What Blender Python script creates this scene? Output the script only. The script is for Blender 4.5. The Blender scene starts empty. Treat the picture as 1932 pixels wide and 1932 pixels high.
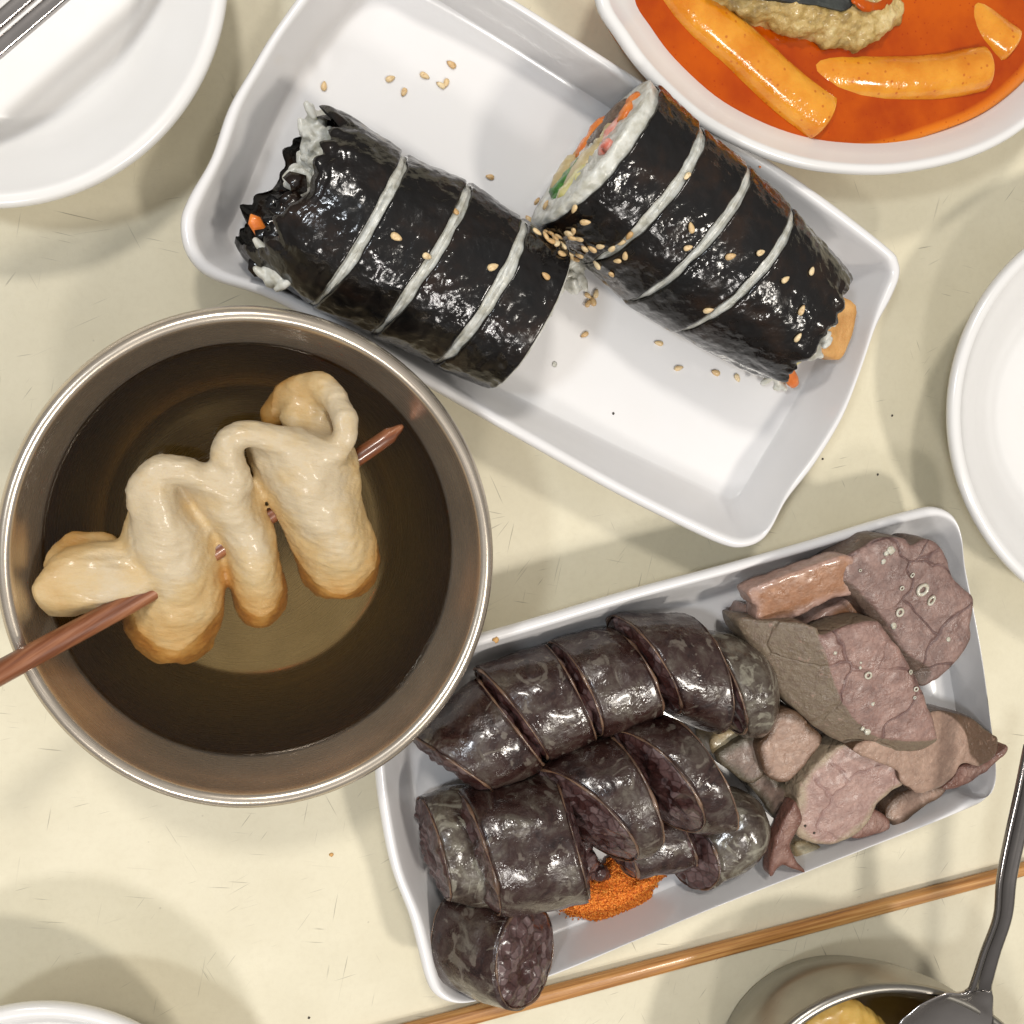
import bpy, bmesh, math, random
from mathutils import Vector, Matrix, noise
random.seed(7)
R = math.radians
C = bpy.context.scene.collection
scn = bpy.context.scene

# ------------------------------------------------------------------ camera
F = 1935.0                      # focal length in units of a 1932-wide picture
DIST = 0.36                     # metres from lens to table along the axis
zc = Vector((0.2616, -0.1508, 0.9533)).normalized()      # world up seen from the camera
xc = (Vector((1, 0, 0)) - zc * zc.x).normalized()
yc = zc.cross(xc)
ROT = Matrix((xc, yc, zc))      # camera -> world
CAM = ROT @ Vector((0, 0, DIST))
cd = bpy.data.cameras.new('camera'); cam = bpy.data.objects.new('camera', cd); C.objects.link(cam)
cam.matrix_world = Matrix.Translation(CAM) @ ROT.to_4x4()
cd.sensor_width = 36.0; cd.lens = 36.0 * F / 1932.0; cd.clip_start = 0.01; cd.clip_end = 50
scn.camera = cam

# ------------------------------------------------------------------ light
w = bpy.data.worlds.new('World'); scn.world = w; w.use_nodes = True
wn = w.node_tree; bg = wn.nodes['Background']; bg.inputs['Strength'].default_value = 0.33
tc = wn.nodes.new('ShaderNodeTexCoord'); sp = wn.nodes.new('ShaderNodeSeparateXYZ')
rp = wn.nodes.new('ShaderNodeValToRGB'); mr = wn.nodes.new('ShaderNodeMapRange')
wn.links.new(tc.outputs['Generated'], sp.inputs[0]); wn.links.new(sp.outputs['Z'], mr.inputs['Value'])
mr.inputs['From Min'].default_value = -1; mr.inputs['From Max'].default_value = 1
wn.links.new(mr.outputs[0], rp.inputs[0]); wn.links.new(rp.outputs[0], bg.inputs['Color'])
rp.color_ramp.elements[0].position = 0.45; rp.color_ramp.elements[0].color = (0.40, 0.36, 0.32, 1)
rp.color_ramp.elements[1].position = 1.0; rp.color_ramp.elements[1].color = (1.30, 1.26, 1.22, 1)
def lamp(x, y, z, power, size, col):
    l = bpy.data.lights.new('ceiling_lamp', 'AREA'); l.shape = 'DISK'; l.size = size
    l.energy = power; l.color = col
    o = bpy.data.objects.new('ceiling_lamp', l); C.objects.link(o)
    o.location = (x, y, z); o.rotation_euler = (Vector((0, 0, 0)) - Vector((x, y, z))).to_track_quat('-Z', 'Y').to_euler()
lamp(-0.25, 1.00, 1.5, 11.6, 0.20, (1, 0.95, 0.88))
lamp(-1.00, 0.25, 1.6, 9.2, 0.18, (0.88, 0.94, 1))
lamp(0.65, -0.65, 1.5, 11.6, 0.20, (1, 0.94, 0.85))
lamp(-0.35, -1.10, 1.5, 7.4, 0.22, (1, 0.95, 0.90))
scn.view_settings.view_transform = 'Standard'; scn.view_settings.look = 'None'
scn.view_settings.exposure = 0.03; scn.view_settings.gamma = 1

# ------------------------------------------------------------------ helpers
def U(px, py, z):
    """point of the place at height z (cm) that the photograph shows at (px, py)"""
    d = ROT @ Vector((px - 966, 966 - py, -F)); t = (z * 0.01 - CAM.z) / d.z
    return CAM + d * t
def z2(x, y): return (447.2 + x * .3638, 127.8 + y * .3638)
def z3(x, y): return (958.3 + x * .3968, 95.8 + y * .3968)
def z4(x, y): return (1086.1 + x * .4378, y * .4378)
def z5(x, y): return (x * .5125, 543 + y * .5125)
def z6(x, y): return (702.8 + x * .3968, 1086.1 + y * .3968)
def z7(x, y): return (1341.7 + x * .3967, 958.3 + y * .3967)
def z8(x, y): return (1341.7 + x * .3056, 1533.3 + y * .3056)
def z11(x, y): return (319.4 + x * .463, y * .463)
def z12(x, y): return (734.7 + x * .248, 1565.3 + y * .248)
def nz(p, s, off=0.0): return noise.noise(Vector((p[0] * s + off, p[1] * s - off, p[2] * s + off * .7)))
def fb(p, s, off=0.0): return nz(p, s, off) + .5 * nz(p, s * 2.1, off + 5) + .25 * nz(p, s * 4.3, off + 9)

def mesh(name, verts, faces, mat, parent=None, smooth=True, origin=None):
    me = bpy.data.meshes.new(name)
    o = bpy.data.objects.new(name, me); C.objects.link(o)
    if parent is not None: origin = parent.location; o.parent = parent
    elif origin is None: origin = sum((Vector(v) for v in verts), Vector()) / len(verts)
    origin = Vector(origin)
    me.from_pydata([tuple(Vector(v) - origin) for v in verts], [], faces); me.update()
    if parent is None: o.location = origin
    for m in (mat if isinstance(mat, (list, tuple)) else [mat]): me.materials.append(m)
    if smooth: me.polygons.foreach_set('use_smooth', [True] * len(me.polygons))
    return o
def subpart(o, child):          # child (parented to the thing) goes one level deeper
    loc = child.location.copy(); child.parent = o
def tag(o, label=None, cat=None, group=None, kind=None):
    if label: o['label'] = label
    if cat: o['category'] = cat
    if group: o['group'] = group
    if kind: o['kind'] = kind
    return o
def thing(name, loc, label, cat, group=None):
    o = bpy.data.objects.new(name, None); C.objects.link(o); o.location = loc; o.empty_display_size = .01
    return tag(o, label, cat, group)
def grid_faces(nr, n, closed=True):
    f = []
    for i in range(nr - 1):
        for j in range(n if closed else n - 1):
            a = i * n + j; b = i * n + (j + 1) % n
            f.append((a, b, b + n, a + n))
    return f
def loft(rings, cap0=True, cap1=True):
    n = len(rings[0]); v = [p for r in rings for p in r]; f = grid_faces(len(rings), n)
    if cap0:
        c = sum((Vector(p) for p in rings[0]), Vector()) / n; k = len(v); v.append(c)
        f += [(k, (j + 1) % n, j) for j in range(n)]
    if cap1:
        c = sum((Vector(p) for p in rings[-1]), Vector()) / n; k = len(v); v.append(c); b = (len(rings) - 1) * n
        f += [(k, b + j, b + (j + 1) % n) for j in range(n)]
    return v, f
def cr(pts, per=5, closed=True):
    out = []; n = len(pts)
    rng = range(n) if closed else range(n - 1)
    for i in rng:
        if closed: p = [Vector(pts[(i + k) % n]) for k in (-1, 0, 1, 2)]
        else: p = [Vector(pts[min(max(i + k, 0), n - 1)]) for k in (-1, 0, 1, 2)]
        for s in range(per):
            t = s / per
            out.append(.5 * ((2 * p[1]) + (p[2] - p[0]) * t + (2 * p[0] - 5 * p[1] + 4 * p[2] - p[3]) * t * t + (3 * p[1] - p[0] - 3 * p[2] + p[3]) * t ** 3))
    if not closed: out.append(Vector(pts[-1]))
    return out
def tube(path, radii, n=12, flat=1.0, up=Vector((0, 0, 1)), wob=0.0):
    rings = []
    for i, p in enumerate(path):
        a = path[max(i - 1, 0)]; b = path[min(i + 1, len(path) - 1)]; t = (b - a).normalized()
        s = t.cross(up).normalized(); u = s.cross(t).normalized()
        r = radii[i] if isinstance(radii, (list, tuple)) else radii
        ring = []
        for k in range(n):
            an = 2 * math.pi * k / n
            q = p + s * math.cos(an) * r + u * math.sin(an) * r * flat
            if wob: q = p + (q - p) * (1 + wob * fb(q, 150))
            ring.append(q)
        rings.append(ring)
    return loft(rings)

# ------------------------------------------------------------------ materials
class M:
    def __init__(s, name, base=(.5, .5, .5), rough=.5, metal=0, spec=.5, coat=0, sss=0, sssr=(1, .5, .3)):
        s.m = bpy.data.materials.new(name); s.m.use_nodes = True; s.t = s.m.node_tree
        s.b = s.t.nodes['Principled BSDF']; i = s.b.inputs
        i['Base Color'].default_value = (*base, 1); i['Roughness'].default_value = rough
        i['Metallic'].default_value = metal; i['Specular IOR Level'].default_value = spec
        i['Coat Weight'].default_value = coat; i['Coat Roughness'].default_value = .12
        if sss:
            i['Subsurface Weight'].default_value = sss; i['Subsurface Radius'].default_value = sssr; i['Subsurface Scale'].default_value = .003
        s.pos = s.t.nodes.new('ShaderNodeNewGeometry').outputs['Position']
        s.h = None
    def n(s, typ, **kw):
        nd = s.t.nodes.new(typ)
        for k, v in kw.items(): setattr(nd, k, v)
        return nd
    def map(s, scale=(1, 1, 1), rot=(0, 0, 0), src=None):
        m0 = s.n('ShaderNodeMapping'); m0.inputs['Rotation'].default_value = rot; s.t.links.new(src or s.pos, m0.inputs[0])
        mp = s.n('ShaderNodeMapping'); mp.inputs['Scale'].default_value = scale
        s.t.links.new(m0.outputs[0], mp.inputs[0]); return mp.outputs[0]
    def noise(s, scale, detail=4, rough=.55, vec=None, dist=0):
        nd = s.n('ShaderNodeTexNoise'); nd.inputs['Scale'].default_value = scale; nd.inputs['Detail'].default_value = detail
        nd.inputs['Roughness'].default_value = rough; nd.inputs['Distortion'].default_value = dist
        s.t.links.new(vec or s.pos, nd.inputs['Vector']); return nd.outputs['Fac']
    def vor(s, scale, feature='F1', vec=None, out='Distance'):
        nd = s.n('ShaderNodeTexVoronoi', feature=feature); nd.inputs['Scale'].default_value = scale
        s.t.links.new(vec or s.pos, nd.inputs['Vector']); return nd.outputs[out]
    def ramp(s, fac, stops):
        nd = s.n('ShaderNodeValToRGB'); e = nd.color_ramp.elements
        while len(e) < len(stops): e.new(.5)
        for k, (p, c) in enumerate(stops):
            e[k].position = p; e[k].color = (*c, 1) if len(c) == 3 else c
        s.t.links.new(fac, nd.inputs[0]); return nd.outputs[0]
    def step(s, fac, a, b, lo=0., hi=1.):
        nd = s.n('ShaderNodeMapRange'); nd.clamp = True
        for k, v in zip(('From Min', 'From Max', 'To Min', 'To Max'), (a, b, lo, hi)): nd.inputs[k].default_value = v
        s.t.links.new(fac, nd.inputs['Value']); return nd.outputs[0]
    def mix(s, fac, a, b, mode='MIX'):
        nd = s.n('ShaderNodeMix', data_type='RGBA', blend_type=mode)
        for idx, v in ((0, fac), (6, a), (7, b)):
            if isinstance(v, (int, float)): nd.inputs[idx].default_value = v
            elif isinstance(v, tuple): nd.inputs[idx].default_value = (*v, 1)
            else: s.t.links.new(v, nd.inputs[idx])
        return nd.outputs[2]
    def math(s, op, a, b=0.):
        nd = s.n('ShaderNodeMath', operation=op)
        for k, v in enumerate((a, b)):
            if isinstance(v, (int, float)): nd.inputs[k].default_value = v
            else: s.t.links.new(v, nd.inputs[k])
        return nd.outputs[0]
    def attr(s, name):
        nd = s.n('ShaderNodeAttribute'); nd.attribute_name = name; return nd.outputs['Fac']
    def col(s, c): s.t.links.new(c, s.b.inputs['Base Color']); return s
    def rough(s, c): s.t.links.new(c, s.b.inputs['Roughness']); return s
    def bump(s, h, dist=.0005, strength=1.0):
        nd = s.n('ShaderNodeBump'); nd.inputs['Strength'].default_value = strength; nd.inputs['Distance'].default_value = dist
        s.t.links.new(h, nd.inputs['Height'])
        if s.h: s.t.links.new(s.h, nd.inputs['Normal'])
        s.h = nd.outputs[0]; s.t.links.new(s.h, s.b.inputs['Normal']); return s

# table laminate: cream, faintly mottled, with hairline knife scratches
m = M('cream_laminate', rough=.42, spec=.4)
c = m.ramp(m.noise(18, 5, .6), [(.35, (.63, .58, .435)), (.65, (.69, .64, .49))])
c = m.mix(m.step(m.noise(420, 3, .7), .45, .75, 0, .18), c, (.52, .46, .33))
for k, (a, sc, th) in enumerate([(12, 38, .70), (65, 30, .71), (102, 44, .70), (155, 34, .71), (80, 60, .71), (38, 50, .71)]):
    v = m.map((sc * 26, sc * .8, 1), (0, 0, R(a)))
    line = m.step(m.noise(1.0, 2, .5, v), th - .01, th + .03, 0, .75)
    mask = m.step(m.noise(26 + 7 * k, 2, .5, m.map((1, 1, 1), (0, 0, R(a + 20)))), .52, .62)
    c = m.mix(m.math('MULTIPLY', line, mask), c, (.26, .23, .17))
c = m.mix(m.step(m.vor(75), .035, .02, 0, .35), c, (.30, .26, .2))
m.col(c); m.rough(m.step(m.noise(60, 4), .3, .7, .34, .5)); m.bump(m.noise(900, 3), .00006, .6)
TABLE = m.m
# white melamine
def melamine(name, base):
    m = M(name, base, .2, spec=.5, coat=.25)
    m.col(m.mix(m.step(m.noise(25, 4), .4, .75, 0, .35), base, tuple(x * y for x, y in zip(base, (.95, .93, .90)))))
    m.rough(m.step(m.noise(90, 4), .3, .7, .16, .27)); m.bump(m.noise(55, 3), .00025, .25); return m.m
WHITE = melamine('white_melamine', (.76, .75, .75))
WHITE_B = melamine('white_melamine_soft', (.77, .76, .745))
# stainless steel
def steel(name, base, r, brush=None):
    m = M(name, base, r, metal=1)
    if brush:
        sub = m.n('ShaderNodeVectorMath', operation='SUBTRACT'); m.t.links.new(m.pos, sub.inputs[0]); sub.inputs[1].default_value = brush
        sx = m.n('ShaderNodeSeparateXYZ'); m.t.links.new(sub.outputs[0], sx.inputs[0])
        l = m.math('SQRT', m.math('ADD', m.math('MULTIPLY', sx.outputs[0], sx.outputs[0]), m.math('MULTIPLY', sx.outputs[1], sx.outputs[1])))
        cb = m.n('ShaderNodeCombineXYZ'); m.t.links.new(l, cb.inputs[0]); m.t.links.new(m.math('MULTIPLY', sx.outputs[2], 1.6), cb.inputs[1])
        g = m.noise(2600, 3, .7, cb.outputs[0]); m.bump(g, .00004, .32)
        m.rough(m.step(g, .3, .7, r * .8, r * 1.25))
    m.bump(m.noise(500, 4, .7), .00003, .5)
    m.col(m.ramp(m.noise(70, 4), [(.35, tuple(x * .88 for x in base)), (.65, base)])); return m.m
STEEL = steel('stainless_steel', (.62, .59, .56), .17)
# nori
m = M('seaweed', (.01, .009, .008), .22, spec=.45)
m.col(m.ramp(m.noise(70, 6, .62), [(.36, (.003, .003, .0032)), (.52, (.006, .0045, .004)), (.68, (.018, .009, .005)), (.8, (.014, .014, .011))]))
m.rough(m.ramp(m.noise(130, 5, .65), [(.33, (.10,) * 3), (.55, (.20,) * 3), (.80, (.42,) * 3)]))
m.bump(m.noise(230, 2, .5), .0009, .5); m.bump(m.noise(520, 2, .5), .0005, .5); m.b.inputs['Coat Weight'].default_value = .25; m.b.inputs['Coat Roughness'].default_value = .12
NORI = m.m
# rice
m = M('cooked_rice', (.62, .64, .60), .3, spec=.5, sss=.35, sssr=(1, .9, .8))
m.col(m.ramp(m.noise(260, 4), [(.35, (.46, .45, .38)), (.6, (.66, .66, .61))])); m.bump(m.vor(330, 'SMOOTH_F1'), .0012, .6); m.bump(m.noise(800, 2), .0003, .4)
RICE = m.m
def food(name, a, b, scale=220, rough=.35, bump=.0006, sss=.15, coat=.2, bs=None):
    m = M(name, a, rough, sss=sss, coat=coat)
    m.col(m.ramp(m.noise(scale, 5, .6), [(.35, a), (.65, b)])); m.bump(m.noise(bs or scale * 2, 4, .6), bump, .6); return m.m
DULL = food('fried_seaweed', (.006, .006, .007), (.04, .045, .04), 160, rough=.6, coat=0, sss=0, bump=.0014, bs=260)
CARROT = food('carrot', (.72, .17, .02), (.85, .27, .04))
BEEF = food('braised_beef', (.07, .045, .03), (.20, .13, .085), 400, bump=.0015)
GREEN = food('spinach', (.015, .09, .008), (.06, .26, .02), 500, bump=.001)
RADISH = food('pickled_radish', (.55, .50, .12), (.72, .66, .35))
CRAB = food('crab_stick', (.75, .12, .06), (.78, .55, .48), 160)
PALE = food('omelette_strip', (.50, .38, .18), (.62, .52, .30), 300)
TOFU = food('fried_tofu_plank', (.50, .25, .075), (.66, .37, .13), 120, rough=.5, coat=0, bump=.0008, bs=420)
# sesame
m = M('sesame', (.66, .48, .26), .4, sss=.1, coat=.1)
oi = m.n('ShaderNodeObjectInfo').outputs['Random']
tcn = m.n('ShaderNodeTexCoord').outputs['Object']; sx = m.n('ShaderNodeSeparateXYZ'); m.t.links.new(tcn, sx.inputs[0])
c = m.ramp(oi, [(0, (.50, .30, .12)), (.45, (.70, .50, .26)), (1, (.78, .62, .38))])
c = m.mix(m.step(m.math('ADD', sx.outputs[0], m.step(m.noise(700, 2), .3, .7, -.0006, .0006)), .0011, .0018, 0, .75), c, (.20, .09, .03))
m.col(m.mix(m.step(m.noise(900, 3), .56, .66, 0, .55), c, (.32, .17, .06))); m.bump(m.noise(1500, 3), .0002, .5)
SEED = m.m
# fish cake
m = M('fish_cake', (.6, .5, .3), .46, sss=.2, sssr=(1, .75, .4), coat=.12)
br = m.attr('brown')
fac = m.math('ADD', br, m.step(m.noise(90, 5, .6), .3, .7, -.22, .22))
c = m.ramp(fac, [(0, (.55, .45, .30)), (.3, (.55, .40, .20)), (.6, (.52, .33, .13)), (.85, (.46, .24, .065)), (1, (.36, .16, .035))])
m.col(m.mix(m.step(m.noise(380, 4, .7, m.map((1, 2.4, 1))), .55, .75, 0, .22), c, (.38, .22, .09)))
m.bump(m.noise(300, 4, .6, m.map((.55, 2.6, 1), (0, 0, R(14)))), .0006, .45); m.bump(m.noise(1100, 3), .0002, .5)
FISH = m.m
# wood
def wangle(p, q): return -math.degrees(math.atan2((q - p).y, (q - p).x))
def wood(name, a, b, c_, ang, coat, cs=800, zs=800):
    m = M(name, a, .38, coat=coat)
    v = m.map((22, cs, zs), (0, 0, R(ang)))
    m.col(m.ramp(m.noise(1, 5, .6, v), [(.3, a), (.5, b), (.68, c_)])); m.bump(m.noise(1, 4, .6, m.map((50, cs * 2, zs * 2), (0, 0, R(ang)))), .0002, .5); return m.m
SKEWER = wood('wet_bamboo', (.10, .028, .010), (.21, .066, .022), (.36, .15, .07), wangle(U(52, 1241, 6.3), U(760, 803, 4.3)), .5, 420, 50)
CHOP = wood('chopstick_wood', (.20, .075, .018), (.42, .19, .05), (.58, .32, .11), wangle(U(560, 2003, .28), U(2080, 1600, .24)), .2)
print('ANG', wangle(U(560, 2003, .28), U(2080, 1600, .24)))
# broth
def broth(name, dens, colr):
    m = M(name); t = m.t; t.nodes.remove(m.b); out = t.nodes['Material Output']
    tr = m.n('ShaderNodeBsdfTransparent'); gl = m.n('ShaderNodeBsdfGlossy'); gl.inputs['Roughness'].default_value = .03
    tr.inputs['Color'].default_value = (.97, .93, .82, 1)
    fr = m.n('ShaderNodeFresnel'); fr.inputs['IOR'].default_value = 1.36; mx = m.n('ShaderNodeMixShader')
    t.links.new(fr.outputs[0], mx.inputs[0]); t.links.new(tr.outputs[0], mx.inputs[1]); t.links.new(gl.outputs[0], mx.inputs[2]); t.links.new(mx.outputs[0], out.inputs['Surface'])
    bp = m.n('ShaderNodeBump'); bp.inputs['Distance'].default_value = .0004; bp.inputs['Strength'].default_value = .35
    t.links.new(m.noise(45, 2), bp.inputs['Height']); t.links.new(bp.outputs[0], gl.inputs['Normal']); t.links.new(bp.outputs[0], fr.inputs['Normal'])
    va = m.n('ShaderNodeVolumeAbsorption'); va.inputs['Density'].default_value = dens; va.inputs['Color'].default_value = (*colr, 1)
    vs = m.n('ShaderNodeVolumeScatter'); vs.inputs['Density'].default_value = 2.4; vs.inputs['Color'].default_value = (1, .66, .12, 1); vs.inputs['Anisotropy'].default_value = 0
    ad = m.n('ShaderNodeAddShader'); t.links.new(va.outputs[0], ad.inputs[0]); t.links.new(vs.outputs[0], ad.inputs[1])
    t.links.new(ad.outputs[0], out.inputs['Volume'])
    s = M(name + '_contact'); s.t.nodes.remove(s.b); tt = s.n('ShaderNodeBsdfTransparent'); o2 = s.t.nodes['Material Output']
    s.t.links.new(tt.outputs[0], o2.inputs['Surface'])
    v2 = s.n('ShaderNodeVolumeAbsorption'); v2.inputs['Density'].default_value = dens; v2.inputs['Color'].default_value = (*colr, 1)
    v3 = s.n('ShaderNodeVolumeScatter'); v3.inputs['Density'].default_value = 2.4; v3.inputs['Color'].default_value = (1, .66, .12, 1); v3.inputs['Anisotropy'].default_value = 0
    ad = s.n('ShaderNodeAddShader'); s.t.links.new(v2.outputs[0], ad.inputs[0]); s.t.links.new(v3.outputs[0], ad.inputs[1])
    s.t.links.new(ad.outputs[0], o2.inputs['Volume'])
    return [m.m, s.m]
BROTH = broth('fish_broth', 7, (1.0, .70, .01))
# soondae
m = M('sausage_casing', (.05, .04, .035), .2, spec=.55, coat=.35)
v = m.map((1, 1, .8))
c = m.ramp(m.noise(105, 6, .66, v, .8), [(.36, (.012, .004, .0035)), (.47, (.036, .016, .013)), (.59, (.066, .048, .038)), (.72, (.125, .107, .085))])
c = m.mix(m.step(m.noise(240, 4, .65, None, 1.0), .50, .62, 0, .65), c, (.022, .008, .006))
c = m.mix(m.step(m.noise(60, 3, .5, None, 4.0), .60, .66, 0, .4), c, (.24, .21, .17))
m.col(c); m.rough(m.step(m.noise(170, 4), .35, .65, .12, .42)); m.bump(m.noise(150, 4, .6), .0013, .55); m.bump(m.noise(480, 2), .0004, .5)
CASING = m.m
m = M('sausage_casing_pale', (.05, .04, .035), .2, spec=.55, coat=.35)
v = m.map((1, 1, .8))
c = m.ramp(m.noise(75, 6, .62, v, 1.2), [(.33, (.022, .012, .008)), (.44, (.055, .038, .028)), (.56, (.11, .092, .07)), (.70, (.20, .185, .145))])
c = m.mix(m.step(m.noise(240, 4, .65, None, 1.0), .50, .62, 0, .35), c, (.022, .008, .006))
c = m.mix(m.step(m.noise(60, 3, .5, None, 4.0), .54, .62, 0, .5), c, (.34, .32, .25))
m.col(c); m.rough(m.step(m.noise(170, 4), .35, .65, .12, .42)); m.bump(m.noise(150, 4, .6), .0013, .55); m.bump(m.noise(480, 2), .0004, .5)
CASING_PALE = m.m
m = M('blood_sausage_filling', (.05, .025, .025), .28, coat=.3, sss=.08, sssr=(1, .3, .25))
c = m.ramp(m.vor(260, 'F1', None, 'Color'), [(.2, (.045, .016, .014)), (.55, (.085, .045, .043)), (.85, (.15, .10, .098))])
c = m.mix(m.step(m.vor(260, 'DISTANCE_TO_EDGE'), .09, .02, 0, .65), c, (.02, .005, .004))
m.col(c); m.bump(m.vor(260, 'SMOOTH_F1'), .0016, .7); m.bump(m.noise(900, 3), .0004, .5)
FILL = m.m
SKIN = food('casing_cut_edge', (.02, .007, .005), (.22, .13, .08), 90, coat=.5)
# offal
def organ(name, a, b, rim, crease, cs=38, fine=.0007, coat=.04, cst=.6):
    m = M(name, a, .5, coat=coat, sss=.05, sssr=(1, .45, .35))
    c = m.ramp(m.noise(110, 6, .62), [(.33, a), (.66, b)])
    warp = m.n('ShaderNodeVectorMath', operation='ADD'); nz_ = m.n('ShaderNodeTexNoise'); nz_.inputs['Scale'].default_value = 60
    m.t.links.new(m.pos, nz_.inputs['Vector']); scl = m.n('ShaderNodeVectorMath', operation='SCALE'); scl.inputs['Scale'].default_value = .016
    m.t.links.new(nz_.outputs['Color'], scl.inputs[0]); m.t.links.new(scl.outputs[0], warp.inputs[0]); m.t.links.new(m.pos, warp.inputs[1])
    e = m.vor(cs, 'DISTANCE_TO_EDGE', warp.outputs[0])
    gate = m.step(m.noise(45, 3), .36, .48)
    line = m.math('MULTIPLY', m.step(e, .026, .005), gate)
    c = m.mix(m.math('MULTIPLY', line, cst), c, crease)
    rr = m.step(m.math('ADD', m.attr('rim'), m.step(m.noise(80, 4), .3, .7, -.16, .16)), .72, .95)
    c = m.mix(rr, c, rim); c = m.mix(m.step(m.noise(420, 4, .7), .42, .64, 0, .35), c, tuple(x * .5 for x in a)); c = m.mix(m.step(m.noise(330, 4, .7), .6, .72, 0, .4), c, tuple(min(1, x * 1.5) for x in b))
    m.col(c); m.rough(m.step(m.noise(200, 3), .35, .65, .3, .55))
    m.bump(m.math('MULTIPLY', line, -1.), .0012, cst * .8); m.bump(m.noise(160, 4, .6), .0008, .35); m.bump(m.noise(520, 3, .6), fine, .8); return m.m
LUNG = organ('boiled_lung', (.15, .088, .075), (.29, .18, .15), (.12, .08, .06), (.07, .03, .032))
LUNG2 = organ('boiled_lung_olive', (.18, .10, .083), (.33, .20, .165), (.185, .14, .095), (.10, .045, .045), 32)
LIVER = organ('boiled_liver', (.30, .19, .14), (.42, .28, .21), (.10, .055, .03), (.24, .145, .11), 50, .0006, cst=.25)
LIVER_D = organ('boiled_liver_dark', (.17, .115, .09), (.26, .18, .14), (.10, .08, .05), (.08, .05, .04), 60, cst=.3)
KIDNEY = organ('boiled_heart', (.28, .165, .14), (.42, .27, .225), (.36, .28, .19), (.20, .10, .095), 40, cst=.4)
EAR = organ('pork_ear', (.27, .115, .05), (.38, .20, .115), (.42, .27, .22), (.20, .07, .03), 60, .0005, .3, 0)
GRISTLE = organ('gristle', (.20, .10, .075), (.33, .20, .16), (.16, .07, .05), (.08, .02, .02), 90, .0009, .2, .3)
FAT = organ('pale_fat', (.50, .43, .28), (.60, .54, .40), (.40, .30, .16), (.25, .16, .08), 80, .0006, .15, 0)
CARTIL = food('cartilage', (.42, .38, .29), (.60, .57, .48), 400, coat=.3)
# tteokbokki
m = M('chili_sauce', (.6, .10, .004), .10, spec=.35)
c = m.ramp(m.noise(28, 4, .6), [(.33, (.30, .028, .0004)), (.65, (.50, .085, .001))])
c = m.mix(m.attr('thin'), c, (.82, .26, .015))
c = m.mix(m.step(m.vor(420), .16, .08, 0, .6), c, (.30, .02, .001)); m.col(c); m.bump(m.noise(60, 4), .0007, .4); m.bump(m.noise(600, 2), .00015, .5)
SAUCE = m.m
m = M('rice_cake', (.8, .42, .06), .16, coat=.5, sss=.3, sssr=(1, .5, .12))
c = m.ramp(m.noise(70, 4), [(.35, (.62, .20, .006)), (.65, (.76, .34, .03))])
c = m.mix(m.step(m.vor(330), .2, .1, 0, .7), c, (.45, .09, .006)); m.col(c); m.bump(m.noise(260, 3), .0008, .6)
CAKE = m.m
m = M('fried_batter', (.5, .35, .13), .42, sss=.1, coat=.2)
m.col(m.ramp(m.noise(120, 6, .65), [(.33, (.24, .15, .04)), (.48, (.48, .33, .11)), (.66, (.68, .54, .27))])); m.bump(m.noise(330, 5, .65), .0016, .7)
BATTER = m.m
m = M('chili_salt', (.8, .25, .02), .7)
m.col(m.ramp(m.noise(900, 4, .7), [(.35, (.42, .07, .006)), (.5, (.78, .22, .015)), (.68, (.90, .42, .08))])); m.bump(m.noise(1500, 3), .0005, .7)
CHILI = m.m
YOLK = food('yellow_fish_cake', (.48, .28, .05), (.60, .42, .13), 80, sss=.2)
SPECK = M('dark_crumb', (.05, .04, .03), .7).m
STAIN = M('oil_stain', (.72, .66, .50), .12).m

# ------------------------------------------------------------------ table
v = [(-2, -1.5, 0), (2, -1.5, 0), (2, 1.5, 0), (-2, 1.5, 0), (-2, -1.5, -.03), (2, -1.5, -.03), (2, 1.5, -.03), (-2, 1.5, -.03)]
tb = mesh('table_top', v, [(0, 1, 2, 3), (7, 6, 5, 4), (0, 4, 5, 1), (1, 5, 6, 2), (2, 6, 7, 3), (3, 7, 4, 0)], TABLE, smooth=False, origin=(0, 0, 0))
tag(tb, kind='structure')

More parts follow.
